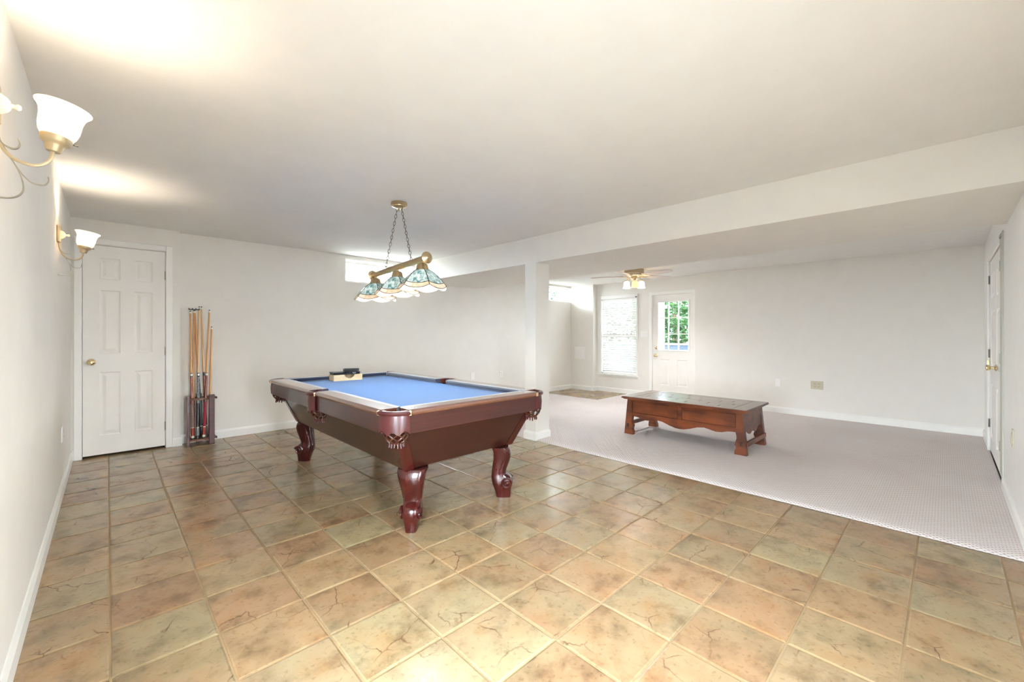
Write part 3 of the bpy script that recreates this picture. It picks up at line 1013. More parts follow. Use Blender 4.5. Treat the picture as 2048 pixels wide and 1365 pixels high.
def run_profile(prof, p0, p1, n, e0=0.0, e1=0.0):
    """sweep a (inward, z) profile along p0->p1; n is the inward normal; e0/e1 trim the ends per inward distance"""
    d = Vector((p1[0] - p0[0], p1[1] - p0[1], 0)).normalized()
    r0, r1 = [], []
    for u, z in prof:
        a = Vector((p0[0] + n[0] * u, p0[1] + n[1] * u, z)) + d * (e0 * max(0, u - 0.104))
        b = Vector((p1[0] + n[0] * u, p1[1] + n[1] * u, z)) - d * (e1 * max(0, u - 0.104))
        r0.append(tuple(a))
        r1.append(tuple(b))
    return MB().loft([r0, r1])


runs = []
for s in (-1, 1):
    runs.append(((s * HW, -HL + CUT), (s * HW, -SP), (-s, 0), 0.9, 0.45))
    runs.append(((s * HW, SP), (s * HW, HL - CUT), (-s, 0), 0.45, 0.9))
    runs.append(((-HW + CUT, s * HL), (HW - CUT, s * HL), (0, -s), 0.9, 0.9))
for p0, p1, n, e0, e1 in runs:
    ra = run_profile(rail_prof, p0, p1, n).build('rail', M['rail'], pt)
    run_profile([(0.008, 0.632), (0.030, 0.632), (0.030, 0.735), (0.008, 0.735)], p0, p1, n).build('skirt', M['skirt'], pt)
    # cushions continue past the rail end towards the pocket
    d = Vector((p1[0] - p0[0], p1[1] - p0[1])).normalized()
    run_profile(cush_prof, p0, p1, n, e0, e1).build('cushion', M['cushion'], pt)
# pockets
def pocket(ex, ey, ang, back, Ro, half, lin_b, lin_r, zlo):
    """leather-covered pocket: ang = outward direction; (ex, ey) lies on the outer edge lines of the table,
    back = distance of the shield arc centre behind that point along ang"""
    root = empty('pocket', (ex, ey, 0), ang, pt)
    n = 18
    rings, rim, cap = [], [], []
    for k in range(n + 1):
        f = -1 + 2 * k / n
        a = half * f
        wav = 0.010 * math.cos(f * math.pi * 3) + 0.010 * f * f
        zl = zlo + wav
        ca, sa = math.cos(a), math.sin(a)
        q = lambda r_, z_: (-back + r_ * ca, r_ * sa, z_)
        rings.append([q(Ro, zl), q(Ro + 0.003, 0.690), q(Ro - 0.002, 0.742), q(Ro - 0.012, 0.742), q(Ro - 0.012, zl)])
        rim.append(q(Ro + 0.001, 0.7485))
        la = a * R(95) / half
        li = (-lin_b + lin_r * math.cos(la), lin_r * math.sin(la), 0.7605)
        cap.append([q(Ro - 0.002, 0.760), li, (li[0], li[1], 0.640), q(Ro - 0.010, 0.740)])
    MB().loft(rings).build('shield', M['leather'], root, smooth=True)
    MB().tube(rim, 0.0130, 8).build('rim', M['leather'], root, smooth=True)
    MB().loft(cap).build('liner', M['leather'], root)
    for k in (0, -1):
        p = rim[k]
        MB().lathe([(0.0, -0.015), (0.010, -0.013), (0.013, 0), (0.012, 0.010), (0, 0.014)], p, 8).build('stud', M['abrass'], root, smooth=True)
    bag = MB()
    z0, z1 = zlo + 0.016, zlo - 0.060
    R0 = lin_r * 1.0
    def bagp(th, t):
        rr = R0 * (1.0 + 0.14 * math.sin(t * 2.4) - 0.52 * t * t)
        return (-lin_b + rr * math.cos(th), rr * math.sin(th), z0 + (z1 - z0) * t)
    nl = 8
    for k in range(nl):
        for sg in (-1, 1):
            pts = [bagp(2 * math.pi * k / nl + sg * t * 1.5, t) for t in [i / 7 for i in range(8)]]
            bag.tube(pts, 0.0048, 5)
    bag.tube([bagp(2 * math.pi * i / 16, 0.0) for i in range(16)], 0.0045, 5, closed=True)
    bag.tube([bagp(2 * math.pi * i / 14, 1.0) for i in range(14)], 0.006, 5, closed=True)
    bag.build('net', M['lace'], root, smooth=True)
    fr = MB()
    for i in range(14):
        x, y, z = bagp(2 * math.pi * i / 14, 1.0)
        fr.tube([(x, y, z), (-lin_b + (x + lin_b) * 1.15, y * 1.15, z - 0.022 - 0.004 * (i % 3))], [0.0055, 0.004], 5)
    fr.build('fringe', M['leather'], root)


for sx in (-1, 1):
    for sy in (-1, 1):
        # arc centre lies CUT inside both edges
        pocket(sx * HW, sy * HL, math.atan2(sy, sx), CUT * math.sqrt(2), CUT + 0.002, R(47), 0.122, 0.064, 0.638)
    pocket(sx * HW, 0, 0 if sx > 0 else math.pi, 0.066, 0.092, R(43), 0.052, 0.052, 0.618)
# cabinet: sloping panels and corner posts
ct_, cb_ = (0.565, 1.095, 0.665), (0.437, 0.980, 0.375)
for s in (-1, 1):
    MB().loft([[(s * cb_[0], -cb_[1], cb_[2]), (s * cb_[0], cb_[1], cb_[2]), (s * (cb_[0] - 0.02), cb_[1], cb_[2]), (s * (cb_[0] - 0.02), -cb_[1], cb_[2])],
               [(s * ct_[0], -ct_[1], ct_[2]), (s * ct_[0], ct_[1], ct_[2]), (s * (ct_[0] - 0.02), ct_[1], ct_[2]), (s * (ct_[0] - 0.02), -ct_[1], ct_[2])]])\
        .build('side_panel', M['cabinet'], pt)
    MB().loft([[(-cb_[0], s * cb_[1], cb_[2]), (cb_[0], s * cb_[1], cb_[2]), (cb_[0], s * (cb_[1] - 0.02), cb_[2]), (-cb_[0], s * (cb_[1] - 0.02), cb_[2])],
               [(-ct_[0], s * ct_[1], ct_[2]), (ct_[0], s * ct_[1], ct_[2]), (ct_[0], s * (ct_[1] - 0.02), ct_[2]), (-ct_[0], s * (ct_[1] - 0.02), ct_[2])]])\
        .build('end_panel', M['cabinet'], pt)
MB().box(-cb_[0] + 0.01, cb_[0] - 0.01, -cb_[1] + 0.01, cb_[1] - 0.01, cb_[2], cb_[2] + 0.02).build('underside', M['cabinet'], pt)
MB().box(-0.52, 0.52, -1.05, 1.05, 0.655, 0.695).build('slate', M['cabinet'], pt)
for sx in (-1, 1):
    for sy in (-1, 1):
        def pc(c, k):
            x, y, z = c
            return [(sx * (x + 0.004), sy * (y + 0.004), z), (sx * (x + 0.004), sy * (y - k), z), (sx * (x - 0.02), sy * (y - k), z), (sx * (x - 0.02), sy * (y - 0.02), z),
                    (sx * (x - k), sy * (y - 0.02), z), (sx * (x - k), sy * (y + 0.004), z)]
        MB().loft([pc((cb_[0], cb_[1], cb_[2] - 0.004), 0.062), pc(ct_, 0.062)]).build('corner_post', M['mahog'], pt)
# legs
inn = [(0.0, -0.046), (0.02, -0.050), (0.048, -0.056), (0.093, -0.074), (0.144, -0.083), (0.208, -0.077), (0.285, -0.066), (0.337, -0.068), (0.365, -0.082), (0.39, -0.100)]
out = [(0.0, 0.058), (0.042, 0.061), (0.065, 0.062), (0.080, 0.068), (0.099, 0.074), (0.125, 0.075), (0.140, 0.070), (0.152, 0.058), (0.162, 0.040), (0.170, 0.028), (0.180, 0.022),
       (0.221, 0.035), (0.275, 0.056), (0.315, 0.062), (0.340, 0.058), (0.358, 0.050), (0.372, 0.040)]
wid = [(0.0, 0.068), (0.05, 0.085), (0.075, 0.098), (0.10, 0.112), (0.13, 0.114), (0.150, 0.108), (0.17, 0.104), (0.20, 0.112), (0.285, 0.140), (0.35, 0.170), (0.40, 0.182)]
zs = [0.0, 0.02, 0.042, 0.06, 0.075, 0.09, 0.105, 0.12, 0.135, 0.147, 0.157, 0.166, 0.175, 0.19, 0.215, 0.245, 0.28, 0.31, 0.335, 0.355, 0.369]
rings = []
for z in zs:
    a, b, hw = interp(inn, z), interp(out, z), interp(wid, z) / 2
    cxm, hs = (a + b) / 2, (b - a) / 2
    ring = []
    for k in range(20):
        t = 2 * math.pi * k / 20
        c, s = math.cos(t), math.sin(t)
        ring.append((cxm + hs * math.copysign(abs(c) ** 0.55, c), hw * math.copysign(abs(s) ** 0.55, s), z))
    rings.append(ring)
legm = MB().loft(rings).mesh('leg', M['mahog'], smooth=True)
spm = []
for side in (-1, 1):
    sp_pts = []
    for i in range(26):
        a = i / 25 * 2 * math.pi * 1.6 - 1.2
        rr = 0.041 * (1 - 0.74 * i / 25)
        sp_pts.append((0.031 + rr * math.cos(a + math.pi / 2), side * 0.0545, 0.108 + rr * math.sin(a + math.pi / 2)))
    m = MB().tube(sp_pts, [0.0100 - 0.004 * i / 25 for i in range(26)], 6)
    # groove line running up the side of the leg
    gl = spline([(0.010, side * 0.046, 0.150), (-0.004, side * 0.0535, 0.190), (0.008, side * 0.063, 0.250), (0.022, side * 0.074, 0.310), (0.010, side * 0.083, 0.350), (-0.030, side * 0.087, 0.366)], 5)
    m.tube(gl, 0.0055, 6)
    spm.append(m.mesh('scroll', M['mahog'], smooth=True))
for sx in (-1, 1):
    for sy in (-1, 1):
        lg = link('leg', legm, pt, (sx * 0.372, sy * 0.956, 0), (0, 0, math.atan2(sy, sx)))
        for m in spm:
            link('scroll', m, lg)

# things on the table
bx = tag(empty('wooden_box', (PX + 0.0, PY + HL - 0.235, ZBED + 0.0005), R(-3)), 'pale pine box standing on the blue felt by the far cushion', 'box')
bw, bd, bh = 0.275, 0.140, 0.058
for s in (-1, 1):
    MB().box(s * (bw / 2 - 0.010), s * bw / 2, -bd / 2, bd / 2, 0, bh).build('side', M['pine'], bx)
MB().box(-bw / 2 + 0.01, bw / 2 - 0.01, -bd / 2, bd / 2, 0, 0.008).build('bottom', M['pine'], bx)
for s, nm in ((-1, 'front'), (1, 'back')):
    pts = [(-bw / 2 + 0.01, 0.008), (bw / 2 - 0.01, 0.008), (bw / 2 - 0.01, bh)]
    if s < 0:
        pts += [(0.012 + 0.048 * math.cos(t), bh - 0.036 * math.sin(t)) for t in [math.pi * i / 12 for i in range(13)]]
    pts += [(-bw / 2 + 0.01, bh)]
    MB().prism(pts, 'y', s * bd / 2, s * (bd / 2 - 0.010)).build(nm, M['pine'], bx)
tr = tag(empty('plastic_case', (PX - 0.002, PY + HL - 0.232, ZBED + 0.0005 + bh), R(-5)), 'flat black plastic case lying on the pine box', 'case')
MB().bbox(-0.132, 0.120, -0.068, 0.068, 0.0005, 0.018, 0.005).build('body', M['blackpl'], tr)
MB().bbox(-0.137, 0.125, -0.072, 0.072, 0.016, 0.023, 0.003).build('lid', M['blackpl'], tr)
MB().box(0.045, 0.075, -0.0745, -0.071, 0.008, 0.020).build('latch', M['steel'], tr)
ra = tag(empty('ball_rack', (PX + 0.022, PY + HL - 0.232, ZBED + 0.0005 + bh + 0.0235), R(20)), 'small black triangular ball rack resting on the black case', 'ball rack')
trig = [(-0.108, -0.056), (0.108, -0.056), (0.0, 0.070)]
def round_tri(k, rr):
    cx_, cy_ = 0.0, -0.012
    q = [Vector((cx_ + (x - cx_) * k, cy_ + (y - cy_) * k)) for x, y in trig]
    outp = []
    for i in range(3):
        p, a, b = q[i], q[i - 1], q[(i + 1) % 3]
        u, v_ = (a - p).normalized(), (b - p).normalized()
        for t in range(5):
            f = t / 4
            outp.append(tuple(p + u * rr * (1 - f) ** 2 + v_ * rr * f ** 2))
    return outp
o_, i_ = round_tri(1.0, 0.03), round_tri(0.80, 0.022)
MB().loft([[(x, y, 0.0) for x, y in o_], [(x, y, 0.028) for x, y in o_], [(x, y, 0.028) for x, y in i_], [(x, y, 0.0) for x, y in i_], [(x, y, 0.0) for x, y in o_]], caps=False)\
    .build('frame', M['blackpl'], ra, smooth=True)


# ------------------------------------------------------------------ cue rack and cues
CRX, CRY = 0.715, 5.60
cr = tag(empty('cue_rack', (CRX, CRY, 0)), 'low mahogany corner rack with curved shelves holding the cues', 'cue rack')
def shelf_poly():
    pts = [(-0.105, 0.085), (-0.105, -0.045)]
    for i in range(9):
        t = i / 8
        pts.append((-0.100 + 0.235 * t, -0.050 - 0.060 * math.sin(math.pi * (0.15 + 0.75 * t))))
    pts += [(0.146, -0.085), (0.150, -0.060), (0.146, -0.035), (0.140, 0.085)]
    return pts
MB().prism(shelf_poly(), 'z', 0.045, 0.065).build('shelf', M['shelf'], cr)
so = shelf_poly()
si = [(0.018 + (x - 0.018) * 0.80, -0.004 + (y + 0.004) * 0.76) for x, y in so]
MB().loft([[(x, y, 0.478) for x, y in so], [(x, y, 0.497) for x, y in so], [(x, y, 0.497) for x, y in si], [(x, y, 0.478) for x, y in si], [(x, y, 0.478) for x, y in so]], caps=False)\
    .build('shelf', M['shelf'], cr)
MB().bbox(-0.118, -0.092, -0.085, -0.040, 0.0, 0.53, 0.003).build('post', M['rackwood'], cr)
MB().bbox(0.068, 0.118, -0.128, -0.096, 0.0, 0.53, 0.003).build('post', M['rackwood'], cr)
MB().bbox(-0.02, 0.03, 0.060, 0.085, 0.0, 0.53, 0.003).build('post', M['rackwood'], cr)
for z in (0.508, 0.055):
    for dx in (0.083, 0.103):
        MB().lathe([(0, -0.002), (0.004, -0.002), (0.004, 0.003), (0, 0.003)], (dx, -0.128, z), 8, 'y').build('screw', M['black'], cr)


def cue(butt_xy, tip, style, label, L=None):
    b = Vector((butt_xy[0], butt_xy[1], 0.0655))
    t = Vector(tip)
    d = t - b
    Ln = d.length
    root = empty('cue', b)
    root.rotation_mode = 'QUATERNION'
    root.rotation_quaternion = Vector((0, 0, 1)).rotation_difference(d)
    tag(root, label, 'cue', 'pool cues in the corner rack')
    def seg(name, z0, z1, r0, r1, mat):
        MB().lathe([(0, z0), (r0, z0), (r1, z1), (0, z1)], (0, 0, 0), 10).build(name, M[mat], root, smooth=True)
    rr = lambda z: 0.0150 - (0.0150 - 0.0066) * z / Ln
    for nm, z0, z1, mat in style(Ln):
        seg(nm, z0, z1, rr(z0) + 0.0004 * (mat in ('ivory', 'chalkwhite')), rr(z1), mat)
    return root


def std(fore, wrapm, buttm, shaft, collar='chalkwhite', ring='black', cap='ivory'):
    def f(L):
        return [('bumper', 0, 0.012, 'black'), ('butt_cap', 0.012, 0.034, cap), ('butt_sleeve', 0.034, 0.115, buttm), ('ring', 0.115, 0.122, 'ivory'),
                ('wrap', 0.122, 0.375, wrapm), ('forearm', 0.375, 0.655, fore), ('ring', 0.655, 0.668, ring), ('collar', 0.668, 0.690, collar), ('ring', 0.690, 0.698, ring),
                ('shaft', 0.698, L - 0.028, shaft), ('ferrule', L - 0.028, L - 0.010, 'chalkwhite'), ('tip', L - 0.010, L, 'black')]
    return f


def plainc(buttm, shaft):
    def f(L):
        return [('bumper', 0, 0.012, 'black'), ('butt_sleeve', 0.012, 0.40, buttm), ('shaft', 0.40, L - 0.028, shaft), ('ferrule', L - 0.028, L - 0.010, 'chalkwhite'), ('tip', L - 0.010, L, 'black')]
    return f


cue((0.651, 5.548), (0.644, 5.655, 1.430), std('butt', 'wrap', 'redinlay', 'maple'), 'cue with pinkish wrap at the door side of the rack')
bridge = cue((0.664, 5.618), (0.676, 5.660, 1.438), plainc('butt', 'maple'), 'mechanical bridge stick with a dark cross head among the cues')
bridge['category'] = 'cue'
hb = MB().bbox(-0.048, 0.052, -0.004, 0.004, -0.004, 0.006, 0.002)
for x in (-0.044, -0.014, 0.016, 0.046):
    hb.box(x - 0.004, x + 0.004, -0.004, 0.004, 0.006, 0.016)
hb.build('bridge_head', M['black'], bridge, loc=(0, 0, (Vector((0.676, 5.660, 1.438)) - Vector((0.664, 5.618, 0.0655))).length + 0.006))
cue((0.737, 5.600), (0.684, 5.672, 1.438), std('black', 'black', 'black', 'maple', 'black', 'steel', 'black'), 'cue with an all-black butt behind the patterned one')
cue((0.692, 5.535), (0.722, 5.668, 1.480), std('pattern', 'black', 'pattern', 'maple2', 'steel', 'black', 'black'), 'cue with black and white patterned butt and black wrap')
cue((0.775, 5.600), (0.744, 5.682, 1.482), std('butt', 'black', 'black', 'maple2', 'black', 'black', 'black'), 'tall pale cue with black wrap behind the red-wrapped one')
cue((0.744, 5.528), (0.814, 5.672, 1.446), std('butt', 'redwrap', 'redinlay', 'maple', 'ivory', 'redinlay'), 'cue with bright red wrap and ivory collar')
cue((0.806, 5.600), (0.834, 5.668, 1.262), plainc('maple', 'maple'), 'short plain honey-coloured cue beside the right post of the rack')


# ------------------------------------------------------------------ coffee table
TX0, TX1, TY0, TY1, TZ = 4.335, 5.055, 1.305, 2.645, 0.455
tcx, tcy = (TX0 + TX1) / 2, (TY0 + TY1) / 2
hx, hy = (TX1 - TX0) / 2, (TY1 - TY0) / 2
tb = tag(empty('coffee_table', (tcx, tcy, 0.012)), 'low dark-stained wooden coffee table with scalloped apron on the carpet', 'coffee table')
TZ -= 0.012
# top: moulded edge frame, end boards, staggered planks
core = MB().loft([[(-hx + i, -hy + i, z) for i in (0,)] + [(hx - i, -hy + i, z), (hx - i, hy - i, z), (-hx + i, hy - i, z)] for i, z in
                  ((0.022, TZ - 0.034), (0.018, TZ - 0.028), (0.006, TZ - 0.024), (0.0, TZ - 0.014), (0.004, TZ - 0.005))])
topo = core.build('top', M['ct'], tb)
eb = 0.135
for s in (-1, 1):
    MB().bbox(-hx + 0.004, hx - 0.004, s * (hy - 0.004), s * (hy - eb), TZ - 0.006, TZ, 0.002).build('end_board', M['cttop'], topo) if s > 0 else \
        MB().bbox(-hx + 0.004, hx - 0.004, -hy + 0.004, -hy + eb, TZ - 0.006, TZ, 0.002).build('end_board', M['cttop'], topo)
for s in (-1, 1):
    x0, x1 = (hx - 0.004 - 0.085, hx - 0.004) if s > 0 else (-hx + 0.004, -hx + 0.004 + 0.085)
    MB().bbox(x0 + 0.001, x1, -hy + eb + 0.002, hy - eb - 0.002, TZ - 0.006, TZ, 0.002).build('border_board', M['cttop'], topo)
rowsn = 6
xa, xb = -hx + 0.090, hx - 0.090
for i in range(rowsn):
    x0, x1 = xa + (xb - xa) * i / rowsn, xa + (xb - xa) * (i + 1) / rowsn
    cuts = [-hy + eb + 0.002]
    off = [0.16, 0.30, 0.08, 0.24, 0.14, 0.31][i]
    y = cuts[0] + off
    while y < hy - eb - 0.05:
        cuts.append(y)
        y += 0.34
    cuts.append(hy - eb - 0.002)
    for a, b in zip(cuts, cuts[1:]):
        MB().bbox(x0 + 0.001, x1 - 0.001, a + 0.003, b - 0.003, TZ - 0.006, TZ - random.uniform(0, 0.0008), 0.0012).build('plank', M['cttop'], topo)
ZA = TZ - 0.034
AX, AY = hx - 0.055, hy - 0.055            # outer faces of the carcass
prof_t = [(0.0, 0.200), (0.03, 0.200), (0.07, 0.205), (0.12, 0.222), (0.17, 0.226), (0.22, 0.214), (0.27, 0.203), (0.33, 0.212), (0.40, 0.240), (0.46, 0.258), (0.50, 0.261),
          (0.54, 0.258), (0.60, 0.240), (0.67, 0.212), (0.73, 0.203), (0.78, 0.214), (0.83, 0.226), (0.88, 0.222), (0.93, 0.205), (0.97, 0.200), (1.0, 0.200)]
for s in (-1, 1):
    # carcass side (long): back panel, then drawer fronts and stiles, then scalloped rail
    MB().box(s * (AX - 0.030), s * (AX - 0.012), -AY, AY, ZA - 0.165, ZA).build('carcass_side', M['ct'], tb)
    MB().bbox(s * AX if s < 0 else s * (AX - 0.012), s * (AX - 0.012) if s < 0 else s * AX, -AY + 0.0, AY - 0.0, ZA - 0.022, ZA, 0.002).build('top_rail', M['ct'], tb)
    ts = -AY + 0.055
    te = AY - 0.055
    pts = [(ts, ZA - 0.155), (te, ZA - 0.155)] + [(te + (ts - te) * t, ZA - d * 0.98) for t, d in prof_t]
    MB().prism(pts, 'x', s * (AX - 0.018), s * (AX + 0.001)).build('scalloped_apron', M['ct'], tb)
    MB().bbox(min(s * (AX - 0.012), s * AX), max(s * (AX - 0.012), s * AX), -0.022, 0.022, ZA - 0.156, ZA - 0.022, 0.002).build('stile', M['ct'], tb)
    for a, b in ((ts + 0.004, -0.026), (0.026, te - 0.004)):
        x0, x1 = sorted((s * (AX - 0.014), s * (AX - 0.006)))
        MB().bbox(x0, x1, a, b, ZA - 0.152, ZA - 0.025, 0.003).build('drawer_front', M['ct'], tb)
for s in (-1, 1):
    y0, y1 = sorted((s * (AY - 0.012), s * (AY + 0.006)))
    MB().box(-AX + 0.02, AX - 0.02, y0, y1, ZA - 0.165, ZA).build('carcass_end', M['ct'], tb)
    m = AX - 0.03
    pts = [(-m, ZA - 0.16), (m, ZA - 0.16)] + [(m - 2 * m * t, ZA - 0.165 - 0.065 * abs(math.sin(math.pi * t)) ** 0.6 - 0.014 * math.cos(6 * math.pi * t)) for t in [i / 20 for i in range(21)]]
    MB().prism(pts, 'y', y0 + 0.002, y1 - 0.002).build('end_apron', M['ct'], tb)
    MB().bbox(-AX + 0.02, AX - 0.02, s * (AY + 0.035) - 0.014, s * (AY + 0.035) + 0.014, 0.085, 0.130, 0.004).build('stretcher', M['ct'], tb)
legp = [(0.0, ZA), (0.052, ZA), (0.056, ZA - 0.20), (0.050, ZA - 0.225), (0.048, ZA - 0.255), (0.060, ZA - 0.290), (0.066, ZA - 0.310), (0.056, ZA - 0.335), (0.056, ZA - 0.350), (0.066, ZA - 0.375), (0.068, 0.0), (-0.042, 0.0)]
for sx in (-1, 1):
    for sy in (-1, 1):
        # leg profile runs along y: 0 = outer edge at the top, positive towards the middle
        poly = [(sy * (AY - u), z) for u, z in legp]
        x0, x1 = (AX - 0.046, AX + 0.008) if sx > 0 else (-AX - 0.008, -AX + 0.046)
        lg = MB().prism(poly, 'x', x0, x1).build('leg', M['ct'], tb)
        MB().bbox(sx * (AX + 0.008) - 0.004, sx * (AX + 0.008) + 0.004, sy * (AY - 0.006) - 0.010, sy * (AY - 0.006) + 0.010, 0.085, 0.125, 0.001).build('tenon', M['ctgap'], lg)


# ------------------------------------------------------------------ hanging lamp over the pool table
BA, BB = Vector((1.72, 3.585, 1.708)), Vector((1.72, 2.70, 1.752))
lp = tag(empty('billiard_lamp', (1.735, 3.14, ZC)), 'brass hanging lamp with three stained-glass shades over the pool table', 'hanging lamp')
org = Vector((1.735, 3.14, ZC))
def L(p):
    return Vector(p) - org
MB().lathe([(0, 0), (0.064, 0), (0.066, -0.006), (0.066, -0.020), (0.060, -0.024), (0.056, -0.034), (0.030, -0.044), (0.0, -0.046)], (0, 0, 0), 24).build('canopy', M['abrass'], lp, smooth=True)
MB().lathe([(0, -0.044), (0.006, -0.046), (0.005, -0.056), (0.009, -0.062), (0.006, -0.070), (0, -0.074)], (0, 0, 0), 12).build('finial', M['abrass'], lp, smooth=True)
axis = (BB - BA).normalized()
MB().tube([L(BA), L(BB)], 0.0235, 16).build('bar', M['abrass'], lp, smooth=True)
for p, s in ((BA, -1), (BB, 1)):
    o = MB().lathe([(0.0, -0.010), (0.030, -0.010), (0.044, -0.005), (0.046, 0.004), (0.040, 0.010), (0.016, 0.014), (0.010, 0.020), (0.0, 0.022)], (0, 0, 0), 20).build('end_cap', M['abrass'], lp, smooth=True, loc=L(p))
    o.rotation_mode = 'QUATERNION'
    o.rotation_quaternion = Vector((0, 0, 1)).rotation_difference(axis * s)
# chain links
lk = []
for i in range(14):
    a = 2 * math.pi * i / 14
    lk.append((0.0085 * math.cos(a), 0, 0.0155 * math.sin(a) * 1.15))
linkm = MB().tube(lk, 0.0021, 6, closed=True).mesh('link', M['chain'], smooth=True)
for q, top in ((BA + (BB - BA) * 0.27, Vector((1.735, 3.170, ZC - 0.040))), (BA + (BB - BA) * 0.75, Vector((1.735, 3.105, ZC - 0.040)))):
    q = q + Vector((0, 0, 0.019))
    ch = empty('chain', L(top), 0, lp)
    d = q - top
    n = int(d.length / 0.0300)
    rot = Vector((0, 0, 1)).rotation_difference(d.normalized())
    for i in range(n + 1):
        o = link('link', linkm, ch, d * (i + 0.25) / (n + 0.5))
        o.rotation_mode = 'QUATERNION'
        from mathutils import Quaternion
        o.rotation_quaternion = rot @ Quaternion((0, 0, 1), R(35 + 90 * (i % 2)))
# shades
HEX_R0, HEX_R1, SH_H = 0.044, 0.195, 0.145
for f in (0.06, 0.50, 0.93):
    c = BA + (BB - BA) * f - Vector((0, 0, 0.019))
    sh = empty('shade', L(c), 0, lp)
    MB().lathe([(0.0, 0.004), (0.012, 0.0), (0.012, -0.010), (0.030, -0.014), (0.036, -0.020), (0.046, -0.056), (0.048, -0.062), (0.040, -0.062), (0.030, -0.024), (0.0, -0.02)], (0, 0, 0), 18).build('fitter', M['abrass'], sh, smooth=True)
    ribs = MB()
    for k in range(14):
        a = 2 * math.pi * k / 14
        ribs.tube([(0.036 * math.cos(a), 0.036 * math.sin(a), -0.020), (0.0475 * math.cos(a), 0.0475 * math.sin(a), -0.058)], 0.0025, 5)
    ribs.build('fluting', M['abrass'], sh)
    z0 = -0.058
    a0 = R(14)
    def hp(k, t, bow=0.0):
        """point on the hexagonal shade: k corner index (float), t from 0 (top) to 1 (rim)"""
        i = math.floor(k)
        fr_ = k - i
        r = HEX_R0 + (HEX_R1 - HEX_R0) * t
        z = z0 - SH_H * t ** 1.0 + 0.018 * math.sin(math.pi * t)
        p = Vector((r * math.cos(a0 + i * math.pi / 3), r * math.sin(a0 + i * math.pi / 3), z))
        q = Vector((r * math.cos(a0 + (i + 1) * math.pi / 3), r * math.sin(a0 + (i + 1) * math.pi / 3), z))
        return p.lerp(q, fr_)
    came = MB()
    ns_ = 8
    for k in range(6):
        def tb_(fr_, base, sag):
            return base + sag * (4 * fr_ * (1 - fr_))
        def band(tl, tu, name, mat):
            pts_o, fs = [], []
            rows_ = 4
            g = []
            for j in range(rows_ + 1):
                for i in range(ns_ + 1):
                    fr_ = i / ns_
                    lo_, up_ = tl(fr_), tu(fr_)
                    g.append(hp(k + min(fr_, 0.9999), up_ + (lo_ - up_) * j / rows_))
            for j in range(rows_):
                for i in range(ns_):
                    a_ = j * (ns_ + 1) + i
                    fs.append((a_, a_ + 1, a_ + ns_ + 2, a_ + ns_ + 1))
            top = [tuple(p) for p in g]
            bot = [tuple(p - Vector((0, 0, 0.003))) for p in g]
            m = MB().add(top, fs).add(bot, [x[::-1] for x in fs])
            m.build(name, M[mat], sh)
        band(lambda q: tb_(q, 0.80, 0.07), lambda q: 0.0, 'glass_pane', 'teal')
        band(lambda q: tb_(q, 0.935, 0.12), lambda q: tb_(q, 0.80, 0.07), 'border_pane', 'peach')
        came.tube([hp(k, t) for t in (0, 0.25, 0.5, 0.75, 0.935)], 0.0026, 5)
        for base, sag in ((0.80, 0.07), (0.935, 0.12)):
            came.tube([hp(k + min(i / 8, 0.9999), tb_(i / 8, base, sag)) for i in range(9)], 0.0026, 5)
    came.build('lead_came', M['lead'], sh)
    MB().lathe([(0, -0.050), (0.012, -0.052), (0.013, -0.070), (0.024, -0.090), (0.028, -0.104), (0.022, -0.120), (0.0, -0.128)], (0, 0, 0), 14).build('bulb', M['bulb'], sh, smooth=True)
    ld = bpy.data.lights.new('lamp_fill_bulb', 'POINT')  # bulbs lit to add fill light over and around the table
    ld.energy = LAMP_W
    ld.color = (1.0, 0.97, 0.93)
    ld.shadow_soft_size = 0.03
    lo = bpy.data.objects.new('lamp_fill_bulb', ld)
    col.objects.link(lo)
    lo.parent = sh
    lo.location = (0, 0, -0.165)


